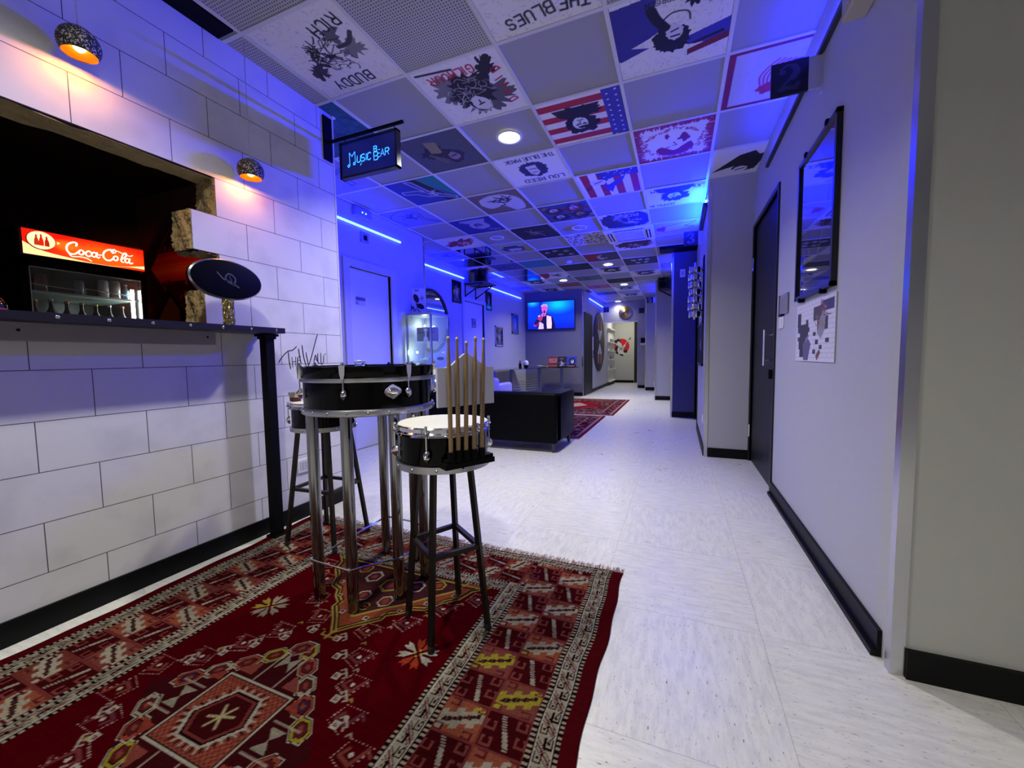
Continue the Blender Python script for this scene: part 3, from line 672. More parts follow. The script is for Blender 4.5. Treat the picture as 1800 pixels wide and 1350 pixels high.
def a_yellow(s): s.a[:] = s.c('9ca0a0'); s.poly([(0, .3), (.5, .5), (.2, 1), (0, 1)], '9a9a50'); s.blob(.5, .6, .32, .24, '2c3070', .2, 30, 1, 3); s.blob(.47, .66, .2, .13, 'b0b0c4', .2, 20, 1, 3); s.rect(.3, .3, .7, .42, '20264a')
def a_beatles(s):
    s.a[:] = s.c('0f0f16')
    for k, (x, y) in enumerate(((.25, .4), (.55, .3), (.8, .4), (.5, .72), (.2, .78))): s.face(x, y, .14, '0f0f16', 'b4b2bc', seed=k, shoulders=False)
def a_darkred(s, c='4a1a24'): s.blob(.5, .5, .46, .34, c, .25, 50, 1, 3, .1); s.blob(.48, .58, .2, .15, '9a7c80', .25, 20, 1, 4); s.scribble(.48, .55, .15, 8, c, .04, 2)
def a_redolive(s): s.a[:] = s.c('45463c'); s.rect(.55, 0, 1, 1, '8c1420'); s.blob(.5, .5, .13, .3, 'b0a8a4', .25, 20, 1, 5); s.blob(.44, .45, .09, .2, '45463c', .2, 20, 1, 6)
def a_teal(s): s.a[:] = s.c('2f7a9c'); s.grain(.06, 3)
def a_faces(s, bg='2c2d3c'):
    s.a[:] = s.c(bg)
    for k, (x, y) in enumerate(((.3, .35), (.5, .3), (.7, .35), (.35, .7), (.6, .72))): s.blob(x, y, .07, .1, 'b8b6c2', .3, 16, 1, k)
def a_dark(s): s.a[:] = s.c('0e1016'); s.line(curve_pts([(.85, .4), (.6, .5), (.3, .3), (.15, .5)]), .03, '4a4c54')
def a_redwhite(s): s.poly([(1, 0), (1, 1), (.72, .6), (.6, 0)], '8c1c28'); s.scribble(.45, .45, .22, 18, INK, .035, 3); s.poly([(0, .6), (.2, 1), (0, 1)], '3c6c78')
def a_ink(s, c=INK, seed=3): s.face(.5, .5, .26, c, seed=seed)
def a_solid(col, seed=1):
    def f(s): s.a[:] = s.c(col); s.grain(.08, 3); s.scribble(.5, .5, .3, 6, [v*.7 for v in s.c(col)], .04, seed)
    return f
def a_it(s): s.a[:] = s.c('8a88cc'); s.text('IT', .3, .6, .2, '3a389a', .02); s.text('LIVES', .1, .25, .14, '3a389a', .018)
def a_blueflag(s): s.a[:] = s.c('20507e'); s.grain(.1, 2); s.scribble(.5, .5, .5, 20, '163a64', .03, 5)
def a_tealscene(s): s.a[:] = s.c('2c88c0'); s.rect(.6, 0, 1, 1, '3c3a78')
TL = [(0, 0, a_buddy, 150, 'speckled tile with inked portrait lettered BUDDY RICH, upper left by the white block wall'),
 (1, 1, a_gilmour, 140, 'tile with a big black painted head and red capitals DAVID GILMOUR'),
 (2, 0, a_blues, 120, 'speckled tile lettered THE BLUES at the top edge of the photo'),
 (3, 1, a_morrison, 150, 'tile with dark violet shapes and an upside-down curly-haired figure with raised arms'),
 (2, 2, a_flag, 120, 'red and white striped flag tile with a black curly portrait and starred blue end'),
 (4, 2, a_flame2, 100, 'blue-lit tile with purple border and small red flame beside the number 2 sign'),
 (3, 3, a_redface, 120, 'tile with ragged dark red border around a red and white portrait'),
 (4, 4, a_hat, 90, 'tile with black hat-wearing silhouette touching the first grey pier'),
 (1, 3, a_loureed, 110, 'white tile with navy afro portrait lettered LOU REED THE BLUE MASK'),
 (0, 2, a_hatface, 100, 'dark slate tile with yellow pointed hat portrait right of the hanging bar sign'),
 (-1, 1, a_blueflag, 60, 'dark teal blue tile partly hidden by the end of the block wall'),
 (-2, 2, a_it, 70, 'purple-lit tile with handwritten letters behind the hanging bar sign'),
 (-1, 3, a_guitar, 100, 'blue and green tile with white outlined guitar player below the hanging sign'),
 (2, 4, a_flag2, 90, 'tile of upright red and white stripes with a blue profile and stars'),
 (0, 4, a_whitehair, 90, 'brown tile with white painted long-haired head'),
 (-2, 4, a_linedraw, 80, 'blue-lit tile with loose blue line drawing above the nearest light bar'),
 (3, 5, a_bonham, 90, 'tile lettered JOHN BONHAM over a dark blue portrait'),
 (1, 5, a_four, 90, 'many-coloured tile crowded with four painted faces'),
 (-1, 5, a_clapton, 80, 'violet tile with pale lettering and small pale portrait'),
 (0, 6, a_darkfig, 70, 'nearly black tile with one thin pale figure and rounded corners'),
 (2, 6, a_darkwhite, 70, 'charcoal rough-edged tile with white sketches just before the air conditioner'),
 (-2, 6, a_reddancer, 60, 'white tile with red ragged figure above the recess corner'),
 (-3, 7, a_linedraw, 50, 'blue tile with faint line drawing above the round wall mirror'),
 (1, 7, a_mosaic, 70, 'tile covered in small purple white and yellow dabs left of the air conditioner'),
 (3, 7, a_flame3, 70, 'blue-lit tile with red flame-like fish shape near the number 3 sign'),
 (-1, 7, a_yellow, 60, 'pale tile with navy portrait on yellow and green washes'),
 (0, 8, a_beatles, 60, 'black tile with five pale faces'),
 (2, 8, a_darkred, 60, 'white tile with dark red brushed portrait just past the air conditioner'),
 (1, 9, a_redolive, 50, 'tile half dark red and half olive with a small pale profile'),
 (-1, 9, a_teal, 40, 'plain teal painted tile'),
 (-2, 9, a_solid('4a4496'), 40, 'violet blue painted tile between the mirrored tiles'),
 (-3, 9, a_reddancer, 40, 'tile with red and white shapes right above the black shelf speaker'),
 (2, 10, a_faces, 50, 'dark grey tile with five small white faces'),
 (0, 10, a_dark, 40, 'black tile with a thin grey line'),
 (-1, 11, a_redwhite, 50, 'white tile with red corner and black ink figure'),
 (1, 11, a_ink, 50, 'white tile with dark violet ink portrait beside the farther centre light'),
 (0, 12, a_solid('5c6a68'), 36, 'grey green painted tile'),
 (-2, 12, a_ink, 40, 'white tile with small black portrait left of the television-side light'),
 (2, 12, lambda s: a_ink(s, '3a2c4a', 6), 40, 'pale tile with brown violet portrait near the third pier'),
 (1, 13, a_dark, 36, 'dark tile with a pale streak before the far corridor light'),
 (-1, 13, a_solid('8a4a3a'), 36, 'rust orange painted tile beyond the television-side light'),
 (-3, 13, lambda s: a_linedraw(s), 36, 'blue tile with faint figures over the far light bar'),
 (0, 14, a_solid('9a5a86'), 36, 'dull pink painted tile'),
 (-2, 14, lambda s: a_ink(s, INK, 8), 36, 'small pale tile with dark face before the television wall'),
 (1, 15, lambda s: a_ink(s, '24286a', 5), 36, 'pale blue tile with dark hat shape over the corridor'),
 (3, 11, lambda s: a_linedraw(s, '2048c0'), 36, 'bright blue tile with pale line figures by the second pier'),
 (-1, 15, a_solid('5a4440'), 30, 'brown tile beside the television wall corner'),
 (0, 16, a_solid('3a48a8'), 30, 'blue tile with dark band in the corridor ceiling'),
 (1, 17, lambda s: a_ink(s, '2a2e70', 4), 30, 'pale blue corridor tile with small dark portrait')]
for (i, j, fn, res, lb) in TL: art_tile(i, j, fn, lb, res)
for (i, j, lb) in ((-2, 7, 'mirrored ceiling tile right beside the red figure tile'), (-2, 8, 'mirrored ceiling tile before the violet blue tile'), (-3, 8, 'mirrored ceiling tile in the outer row before the shelf speaker'), (-2, 10, 'mirrored ceiling tile just past the violet blue tile'), (-3, 10, 'mirrored ceiling tile behind the shelf speaker'), (-2, 11, 'farthest mirrored ceiling tile reflecting the television')):
    cx, cy = GX(i)+.3, GY(j)+.3
    o = B().box(-.287, -.287, -.0015, .287, .287, .005).out('mirrored_ceiling_tile', mtile); o.location = (cx, cy, CZ); tag(o, lb, 'ceiling tile', 'mirrored tiles in the suspended ceiling')
# cassette air conditioner
t = thing('ceiling_air_conditioner', 'white square cassette air conditioner in the ceiling with dark slots', 'air conditioner', (GX(2)+.3, GY(7)+.3, CZ))
B().box(-.33, -.33, -.03, .33, .33, 0, bev=.008).out('housing', white_m, t)
B().box(-.19, -.19, -.036, .19, .19, -.028).out('grille', M('grey_grille', 'a4a4ac', .5), t)
for (a, b_) in ((1, 0), (-1, 0), (0, 1), (0, -1)):
    cx, cy = a*.255, b_*.255; hx, hy = (.028, .2) if a else (.2, .028)
    B().box(cx-hx, cy-hy, -.034, cx+hx, cy+hy, -.029).out('slot', blackmat, t)
    B().box(cx-hx*(.35 if a else 1), cy-hy*(.35 if b_ else 1), -.038, cx+hx*(.35 if a else 1), cy+hy*(.35 if b_ else 1), -.033).out('louver', white_m, t)
for (x, y, lb) in ((GX(0)+.3, GY(9)+.35, 'small white smoke detector beside the black five-face tile'),):
    t = thing('smoke_detector', lb, 'smoke detector', (x, y, CZ)); B().lathe([(.06, 0), (.06, -.012), (.045, -.035), (.002, -.04)], 28).out('housing', white_m, t, True); B().lathe([(.006, -.03), (.006, -.042)], 8, (.03, 0, 0)).out('indicator', M('blue_lens', '3040ff', .3), t)

# ================================================================== DRUM TABLE AND STOOLS
def lug(parent, R, a, zt, zl, L, claw=True, big=1.0):
    """tension claw + rod + lug on a drum shell, at angle a; zt top of hoop, zl lug centre height"""
    e = Vector((math.cos(a), math.sin(a), 0)); tvec = Vector((-math.sin(a), math.cos(a), 0)); p = e*(R+0.012)
    root = None
    b = B()
    if claw:   # tapered claw over the hoop
        for (z, hw) in ((0, 0),):
            pass
        pts = [(-.012*big, zt+.004), (.012*big, zt+.004), (.010*big, zt-.03), (.005, zt-.050), (-.005, zt-.050), (-.010*big, zt-.03)]
        b.prism(pts, tvec, (0, 0, 1), e, e*(R+.004), .014)
        b.lathe([(.006, zt-.002), (.006, zt+.012), (.003, zt+.016)], 8, (p.x, p.y, 0))
    else:
        b.sph((p.x, p.y, zt-.02), .009, (1, 1, .8), 10); b.lathe([(.005, zt-.02), (.005, zt+.004)], 8, (p.x, p.y, 0))
    b.tube([(p.x, p.y, zt-.03), (p.x, p.y, zl+.01)], .0028, 8)
    b.out('tension_claw', chrome, parent, True)
    b = B(); b.sph((0, 0, 0), 1, (1, 1, 1), 14)
    for v in b.b.verts:
        x, y, z = v.co
        wdt = .013*big*(1+.35*(z > .4))*(1 if z > -.6 else .7)
        q = e*(R+.004+max(0, x)*.020*(1.25-abs(z)*.5)) + tvec*(y*wdt); v.co = (q.x, q.y, zl+z*L)
    b.out('lug', chrome, parent, True)
def screwring(parent, R, z, n, a0=0.0):
    for k in range(n):
        a = a0+2*math.pi*k/n; b = B(); b.sph((R*math.cos(a), R*math.sin(a), z), .0055, (1, 1, 1), 8); b.out('screw', alu, parent, True)

TC = (-1.31, 1.46)
t = thing('drum_bar_table', 'tall round bar table made from a black drum on thick steel tube legs', 'table', (*TC, 0))
R = .28; ZT = -.028+O; ZB = -.228+O
B().lathe([(R-.004, ZB+.02), (R-.004, ZT-.05)], 96, caps=False).out('drum_shell', blackgloss, t, True)
B().lathe([(R+.006, ZT-.048), (R+.008, ZT-.044), (R+.008, ZT-.004), (R+.004, ZT), (R-.012, ZT), (R-.014, ZT-.01), (R-.014, ZT-.03)], 96, caps=False).out('top_hoop', blackgloss, t, True, )
B().lathe([(R-.004, ZT-.066), (R+.006, ZT-.064), (R+.008, ZT-.056), (R+.006, ZT-.047), (R-.004, ZT-.046)], 96, caps=False).out('upper_band', band_m, t, True)
B().lathe([(R-.006, ZB), (R+.005, ZB), (R+.006, ZB+.003), (R+.006, ZB+.025), (R+.004, ZB+.028), (R-.006, ZB+.028)], 96, caps=False).out('lower_band', band_m, t, True)
B().lathe([(R-.013, ZT-.02), (R-.013, ZT-.008), (.002, ZT-.008)], 96).out('tabletop', M('black_glass_top', '050507', .06, coat=1), t, True)
B().lathe([(R-.005, ZB+.002), (R-.005, ZB+.014), (.002, ZB+.014)], 64).out('base_plate', darkiron, t, True)
a0 = math.atan2(-TC[1], -TC[0])
for ph in (-71, -20, 31, 83, 134, 185, 237): lug(t, R, a0+math.radians(ph), ZT, ZT-.112, .022)
screwring(t, R+.005, ZB+.014, 22, a0+math.radians(-84))
# diamond badge
ab = a0+math.radians(17.5); e = Vector((math.cos(ab), math.sin(ab), 0)); tv = Vector((-math.sin(ab), math.cos(ab), 0))
b = B(); P = []
for (u, v) in ((-.036, .0), (-.03, .012), (-.008, .028), (.002, .03), (.030, .014), (.037, .005), (.034, -.006), (.006, -.028), (-.002, -.029), (-.030, -.012)): P.append((u, v))
b.prism(P, tv, (0, 0, 1), e, e*(R-.003)+Vector((0, 0, ZT-.105)), .009)
b.sph((0, 0, 0), 1, (1, 1, 1), 14)
for v in [v for v in b.b.verts][-len(b.b.verts)+20:]:
    x, y, z = v.co; q = e*(R+.004+x*.012)+tv*(y*.026); v.co = (q.x, q.y, ZT-.105+z*.017)
b.out('badge', chrome, t, True)
LEGP = ((-1.434, 1.241), (-1.234, 1.230), (-1.115, 1.378), (-1.108, 1.562), (-1.25, 1.684), (-1.446, 1.692))
FP = []
for (x, y) in LEGP:
    x -= TC[0]; y -= TC[1]
    B().lathe([(.0235, 0.0068), (.0235, ZB+.012)], 28, (x, y, 0)).out('leg', steel_leg, t, True)
    FP.append((x*1.11, y*1.11, .192))
B().tube(FP, .0045, 8, closed=True).out('foot_ring', chrome, t, True)
for p in FP: B().sph((p[0]*.985, p[1]*.985, p[2]), .009, (1, 1, 1.3), 10).out('ring_bolt', chrome, t, True)

def stool(name, label, cx, cy, rz, feet, lugs, ringz):
    t = thing(name, label, 'stool', (cx, cy, 0), 0, None)
    R = .170; ZT = -.236+O; ZB = -.392+O
    B().lathe([(R-.006, ZB+.02), (R-.006, ZT-.02)], 72, caps=False).out('drum_shell', blackgloss, t, True)
    B().lathe([(R, ZT-.034), (R+.006, ZT-.032), (R+.002, ZT-.026), (R+.006, ZT-.022), (R+.001, ZT-.017), (R+.001, ZT-.004), (R-.003, ZT), (R-.006, ZT-.003)], 72, caps=False).out('rim', chrome, t, True, )
    B().lathe([(R-.004, ZT-.008), (R-.006, ZT+.001), (R-.03, ZT+.004), (.002, ZT+.005)], 72, caps=True).out('seat', M('worn_white_drumhead', 'd6d4cc', .6, noise=(9, .06)), t, True)
    B().lathe([(R-.006, ZB), (R+.004, ZB), (R+.004, ZB+.024), (R-.006, ZB+.024)], 72, caps=False).out('lower_band', band_m, t, True)
    B().lathe([(R-.005, ZB+.002), (R-.005, ZB+.012), (.002, ZB+.012)], 48).out('base_plate', darkiron, t, True)
    ac = math.atan2(-cy, -cx)
    for ph in lugs: lug(t, R-.004, ac+math.radians(ph), ZT+.004, ZT-.095, .023, claw=False)
    screwring(t, R+.003, ZB+.012, 12, ac-1.2)
    tops = []
    for (fx, fy) in feet:
        x, y = fx-cx, fy-cy; k = .62; tx, ty = x*k, y*k
        B().tube([(x, y, 0.009), (tx, ty, ZB+.004)], .0095, sq=True).out('leg', darkiron, t)
        B().lathe([(.012, 0.0068), (.013, .010), (.012, .03), (.0115, .031)], 12, (x, y, 0)).out('foot_cap', M('black_rubber_tip', '151312', .6), t, True)
        tops.append((x, y, tx, ty))
    zs = ringz; q = []
    for (x, y, tx, ty) in tops:
        f = zs/(ZB); q.append((x+(tx-x)*f, y+(ty-y)*f, zs))
    for a_, b_ in zip(q, q[1:]+q[:1]): B().tube([a_, b_], .0085, sq=True).out('stretcher', darkiron, t)
    return t
SC1 = (-.815, 1.29)
st = stool('drum_bar_stool', 'drum bar stool with white head seat and drumstick backrest, right of the table', *SC1, 0, [(-1.0, 1.285), (-.798, 1.146), (-.664, 1.332), (-.889, 1.497)], (-78, -19, 41, 100, 160, 222), .335)
nv = Vector((.864, -.506, 0)); tv = Vector((.506, .864, 0))
def SP(t_, z, off): q = nv*off+tv*t_; return (q.x, q.y, z+O)
b = B()
for (z0, z1, o0, o1, hw) in ((-.362, -.345, .172, .215, .102),):
    b.prism([(-hw-.003, z0), (hw-.018, z0), (hw-.018, z1), (-hw-.003, z1)], tv, (0, 0, 1), nv, nv*o0+Vector((0, 0, O)), o1-o0)
b.prism([(-.095, -.348), (.082, -.348), (.082, -.334), (-.095, -.334)], tv, (0, 0, 1), nv, nv*.178+Vector((0, 0, O)), .03)
b.out('stick_rail', blackmat, st)
for k, (u, zb, ut, zt) in enumerate(((-.078, -.311, -.079, .068), (-.051, -.308, -.047, .066), (-.022, -.312, -.012, .054), (.009, -.313, .024, .070), (.040, -.312, .056, .066))):
    p0 = SP(u, -.345, .2); hb = B().lathe([(.0125, -.345+O), (.0125, zb+O+.004)], 20, (p0[0], p0[1], 0)); hb.out('stick_holder', blackmat, st, True)
    a, c = Vector(SP(u, zb-.02, .2)), Vector(SP(ut, zt, .2)); d = c-a; pts = []; rr = []
    for f, r_ in ((0, .0066), (.02, .0074), (.55, .0076), (.72, .0072), (.86, .0052), (.945, .0031), (.955, .0033), (.965, .0047), (.985, .0050), (.996, .0036), (1, .001)):
        pts.append(a+d*f); rr.append(r_)
    s_ = B().tube(pts, rr, 18).out('drumstick', wood, st, True)
    b = B().sph(tuple(a+d*.988), .0052, (1, 1, 1.2), 12); b.out('stick_tip', M('nylon_tip', 'c8c4c0', .3), s_, True)
    if k in (1, 3, 4):
        rs = random.Random(k); mk = []
        for q in range(9):
            zq = -.235+.011*q+(.02 if k == 4 else -.01); mk.append([(-.003, zq), (.003, zq+.002*rs.random()), (-.002, zq+.005), (.003, zq+.007)])
        f = (.1+O)*0; uu = u+(ut-u)*.25
        o = ribbons(mk, 'stick_print', blackmat, nv*.2066+tv*uu+Vector((0, 0, O)), tv, (0, 0, 1), nv, .0016, .0012, s_)
P = [(-.115, -.160), (.102, -.160), (.102, -.031), (.075, -.031), (.055, -.022), (.028, -.004), (-.002, .014), (-.012, .014), (-.035, -.002), (-.062, -.024), (-.085, -.032), (-.115, -.032)]
B().prism(P, tv, (0, 0, 1), nv, nv*.178+Vector((0, 0, O)), .012).out('backrest', M('white_varnished_board', 'c2c1da', .45), st)
for z in (-.05, -.13):
    for u in (-.078, -.012, .05): B().tube([SP(u, z, .188), SP(u, z, .197)], .003, 6).out('backrest_screw', chrome, st)
s2 = stool('drum_bar_stool', 'drum bar stool behind the table, between the black post and the steel legs', -1.88, 1.71, 0, [(-2.03, 1.554), (-1.70, 1.577), (-1.732, 1.865), (-2.05, 1.85)], (-84, -25, 35, 88, 150, 215), .325)

# things on the left stool and on the table
t = thing('metal_cup', 'small silver and dark red cup lying on the far bar stool', 'cup', (-1.99, 1.62, -.23+O))
B().lathe([(.003, .0), (.028, .0), (.029, .022)], 28).out('base', M('dark_red_leather', '4a1410', .5), t, True)
B().lathe([(.0285, .022), (.030, .026), (.036, .05), (.033, .05), (.003, .045)], 28).out('bowl', M('worn_silver', 'b8b4a8', .3, 1.0, bump=(80, .6, .004)), t, True)
t = thing('glass_ashtray', 'small clear glass ashtray on the drum table', 'ashtray', (-1.46, 1.56, -.036+O))
B().lathe([(.002, .002), (.022, .002), (.026, .02), (.03, .022), (.022, .024), (.018, .008), (.002, .007)], 28).out('bowl', glass, t, True)
B().box(-.004, -.03, .02, .016, .0, .03, bev=.003).out('lighter', M('pale_plastic', 'c0c0d0', .3), t)

# ================================================================== RUGS
RD, DK, BE, SA, YE, OR, BR = '470209', '1a0508', '9a8f7c', '7c3a30', '94842c', '963a26', '5a2a26'
def build_rug():
    X0, HW, YT, YBt = -1.215, .985, 1.93, -.53
    wpx, hpx = 520, 646
    cv = Cv(wpx, hpx, 2*HW, YT-YBt, RD, X0-HW, YBt)
    X = cv.X-X0; Y = cv.Y; A = np.abs(X); c = cv.c; YM = (YT+YBt)/2; V = np.abs(Y-YM); VH = (YT-YBt)/2
    def put_(m, col): cv.a[m] = c(col)
    # distances from outer edge; sides and ends have different scales
    ex_ = HW-A; ey_ = VH-V
    # band index by side and end separately, the lower one wins
    def band(e, lims): return np.digitize(e, lims)
    bx = band(ex_, [.048, .135, .41, .497]); by = band(ey_, [.006, .06, .27, .345])
    bi = np.minimum(bx, by); side = bx <= by
    S = np.where(side, Y, X); wi = np.where(side, ex_, ey_)
    lo = np.where(side, np.choose(bi, [0, .048, .135, .41, .5]), np.choose(bi, [0, .006, .06, .27, .345])); hi = np.where(side, np.choose(bi, [.048, .135, .41, .497, 9]), np.choose(bi, [.006, .06, .27, .345, 9]))
    W_ = (wi-lo)/(hi-lo)
    put_(bi == 0, '48070d')
    def guard(m, P):
        s = S[m]; w_ = W_[m]; n = len(s); col = np.empty((n, 3)); col[:] = c(BE)
        f = (s/P) % 1; dots = ((s/.0165) % 1) < .5
        ed = (w_ < .15) | (w_ > .85); col[ed & dots] = c(DK); 
        ln = ((w_ > .15) & (w_ < .19)) | ((w_ > .81) & (w_ < .85)); col[ln] = c(DK)
        ln2 = ((w_ > .19) & (w_ < .25)) | ((w_ > .75) & (w_ < .81)); col[ln2] = c('aaa294')
        inn = (w_ > .25) & (w_ < .75); q = (w_-.25)/.5
        z1 = inn & (np.abs(q-(f*1.6-.1)) < .09) & (f < .7); col[z1] = c('5a1820')          # slanting red bar
        z2 = inn & (np.abs(q-(f*1.6-.1)-.26) < .045); z3 = inn & (np.abs(q-(f*1.6-.1)+.26) < .045); col[z2 | z3] = c(DK)
        for (cu, cw) in ((.18, .75), (.72, .25)):
            d = np.maximum(np.abs((f-cu)*P/.016), np.abs((q-cw)*.045/.013)); hk = inn & (d > .62) & (d < 1.0) & ~((f > cu) & (np.abs(q-cw) < .16)); col[hk] = c(DK); col[inn & (d < .25)] = c(DK)
        z4 = inn & (np.abs(q-(1.15-f*1.1)) < .05) & (f > .72); col[z4] = c(DK)
        cv.a[m] = col
    guard((bi == 1), .083); guard((bi == 3), .083)
    # main border: two rows of squares
    m = bi == 2
    s = S[m]; w_ = W_[m]; sd = side[m]; n = len(s); col = np.empty((n, 3))
    row = (w_ > .5).astype(int); q = (w_*2) % 1
    sl = np.where(sd, s-1.075+1.175+.059, s+.04)/.1175 + row + sd*(w_*0.0); ci = np.floor(sl).astype(int); p = sl-ci
    light = (ci % 2) == 0; rs = np.random.RandomState(5); 
    key = (ci*7+row*3) % 11
    pal = ['7c3a2a', '84442f', '8a4a34', '6c3428', '703a30', '7c4232']; par = [BE, BE, YE, 'a09684', BE, YE, BE, '8e8472', BE, 'a09684', BE]
    base = np.array([c(pal[k % 6]) for k in range(11)])[key]; pc = np.array([c(par[k]) for k in range(11)])[key]
    # measured accents: the two yellow cells by the right-hand side
    col[:] = np.where(light[:, None], base, c('38070b'))
    xx = X[m]; yel = (xx > 0) & sd & (np.abs(s-1.13) < .14); red = (~yel)
    pc = np.where((yel & light)[:, None], c(YE), pc); pc = np.where((~yel & (pc[:, 2] < .25))[:, None] & light[:, None], c(BE), pc)
    u, v = p-.5, q-.5
    # parallelogram with serrated bar
    saw = .03*np.sign(np.sin(u*60))
    pg = light & (np.abs(v+.75*u*0-(.0)) < .5) & (np.abs(u+.45*v) < .24+.06*np.sign(np.sin(v*19))); col[pg] = pc[pg]
    bar = light & (np.abs(u+.5*v) < .06+saw*.5) & (np.abs(v) < .38); col[bar] = c('2c1216')
    nick = bar & (np.abs((v*9) % 1-.5) < .12); col[nick] = c('5a3a30')
    stick = ~light & (np.abs(v-.30*u) < .055) & (np.abs(u) < .42); col[stick] = c('93887a'); col[stick & (((u*16) % 1) < .28)] = c('4a1c20')
    for (cu, cw) in ((-.3, .32), (.3, -.32), (.12, .36), (-.12, -.36)):
        d = np.maximum(np.abs(u-cu), np.abs(v-cw)); hk = (~light) & (d > .07) & (d < .125) & ~((u > cu) & (np.abs(v-cw) < .04)); col[hk] = c('703430')
    for (cu, cw) in ((-.38, -.28), (.38, .28), (-.38, .38), (.38, -.38)):
        d = np.maximum(np.abs(u-cu), np.abs(v-cw)); hk = light & (d > .06) & (d < .11) & ~((v > cw) & (np.abs(u-cu) < .04)); col[hk] = c('521a20')
    eg = (np.abs(u) > .46) | (np.abs(v) > .475); col[eg] = c('6a2c28')
    cv.a[m] = col
    # field motifs, drawn in world coordinates and mirrored about both axes
    P_ = .0056
    def each(fn):
        for sx in (1, -1):
            for sy in (1, -1): fn(lambda x, y: (X0+sx*x, YM+sy*(y-YM)))
    def outl(pts, wd, col, close=True): cv.line(list(pts)+([pts[0]] if close else []), wd, col)
    def spandrel(T):
        yb = 1.583
        st = [(0, 1.105), (.055, 1.165), (.12, 1.225), (.12, 1.255), (.17, 1.29), (.20, 1.33), (.25, 1.345), (.29, 1.41), (.345, 1.46), (.37, 1.53), (.43, yb)]
        cv.poly([T(x, y) for x, y in [(0, yb)]+st], '7c3a26')
        cv.line([T(x, y) for x, y in st], .024, '94803a'); cv.line([T(x, y) for x, y in st], .008, '26100e'); cv.line([T(x, y+.02) for x, y in st], .006, '26100e')
        st2 = [(0, 1.20), (.09, 1.29), (.15, 1.34), (.22, 1.42), (.30, 1.5), (.33, yb)]
        cv.poly([T(x, y) for x, y in [(0, yb)]+st2], '3a1a1c'); cv.line([T(x, y) for x, y in st2], .012, '94803a')
        cv.line([T(x, 1.562) for x in (0, .42)], .010, '8c7a3a'); cv.line([T(x, 1.545) for x in (0, .39)], .007, '26100e')
        for (hx, hy, r_, c1, c2) in ((.0, 1.44, .06, '8c7a36', '6a2430'), (.12, 1.47, .05, 'a09684', '53202a'), (.06, 1.33, .042, BE, '742c26'), (.21, 1.515, .042, '8c7a36', '74302a'), (0, 1.27, .028, YE, DK)):
            H = [T(hx+r_*math.cos(a)*.85, hy+r_*math.sin(a)) for a in [math.pi/6*(2*k+1) for k in range(6)]]; cv.poly(H, c1)
            H = [T(hx+r_*.68*math.cos(a)*.85, hy+r_*.68*math.sin(a)) for a in [math.pi/6*(2*k+1) for k in range(6)]]; cv.poly(H, c2); outl(H, .005, DK)
            cv.ell(*T(hx, hy), r_*.25, r_*.3, SA)
        for (x, y) in ((.05, 1.2), (.15, 1.285), (.225, 1.37), (.305, 1.46)):
            cv.rect(*[min(T(x, y)[k], T(x+.022, y+.022)[k]) for k in (0, 1)], *[max(T(x, y)[k], T(x+.022, y+.022)[k]) for k in (0, 1)], BE)
            cx, cy = T(x+.011, y+.011); cv.rect(cx-.006, cy-.006, cx+.006, cy+.006, DK)
        for k in range(9): x, y = .02+.045*k, 1.10+.046*k; cv.line([T(x+.02, y-.0), T(x+.028, y-.0)], .006, '8c7a36')
        cv.line([T(0, 1.105), T(0, 1.065)], .01, '94803a'); cv.line([T(.0, 1.075), T(.03, 1.075), T(.03, 1.09)], .007, '94803a')
    each(spandrel)
    def chain(T):
        pts = [(.43, 1.485), (.325, 1.377), (.238, 1.248), (.145, 1.155), (.195, 1.036), (.262, .935), (.335, .835), (.43, .755)]
        for k, (x, y) in enumerate(pts):
            if k == 3: x = .125
            c1 = ['643034', '6c3434', '5c2c36', '743830'][k % 4]; a = .032; b_ = .026
            Q = [(x+a, y+b_*1.1), (x-a, y+b_*.2+.02), (x-a*1.0, y-b_), (x+a*.6, y-b_*1.1)]
            cv.line([T(*p) for p in ((x+a, y+b_), (x+a*.3, y-b_), (x-a, y-b_*.5), (x-a*.6, y+b_*.4))], .011, c1)
            cv.line([T(*p) for p in ((x+a, y+b_), (x+a*1.6, y+b_*.4))], .009, c1)
            cx, cy = T(x-.002, y-.002); cv.ell(cx, cy, .0075, .0075, 'b0a898')
            R_ = [(x+a*1.35, y+b_*1.3), (x+a*.4, y-b_*1.9), (x-a*1.5, y-b_*1.0), (x-a*1.0, y+b_*1.3)]
            for (p, q) in zip(R_, R_[1:]+R_[:1]):
                for f in np.linspace(0, 1, 7)[:-1]:
                    px_, py_ = T(p[0]+(q[0]-p[0])*f, p[1]+(q[1]-p[1])*f); cv.rect(px_-.0028, py_-.0028, px_+.0028, py_+.0028, '9a7a70')
            if k < len(pts)-1:
                nx, ny = pts[k+1]; mx_, my_ = (x+nx)/2, (y+ny)/2; cx, cy = T(mx_, my_); cv.line([(cx-.008, cy-.006), (cx, cy+.006), (cx+.008, cy-.004)], .006, '8a7c3a' if k % 2 else '9a8a78')
    each(chain)
    def star(T):
        x0, y0 = .375, 1.125; c1, c2 = ('93351e', 'b0a898')
        for k in range(8):
            a = math.pi/8+k*math.pi/4; r1 = .075; q = (c2 if k in (0, 3, 4, 7) else c1)
            if T(1, 1)[0] < X0: q = ('8c7c2e' if k in (0, 7) else '8c8070')
            b1, b2 = a-.28, a+.28
            cv.poly([T(x0+.014*math.cos(a), y0+.014*math.sin(a)), T(x0+.05*math.cos(b1), y0+.05*math.sin(b1)), T(x0+r1*math.cos(a-.16), y0+r1*math.sin(a-.16)), T(x0+.06*math.cos(a), y0+.06*math.sin(a)), T(x0+r1*math.cos(a+.16), y0+r1*math.sin(a+.16)), T(x0+.05*math.cos(b2), y0+.05*math.sin(b2))], q)
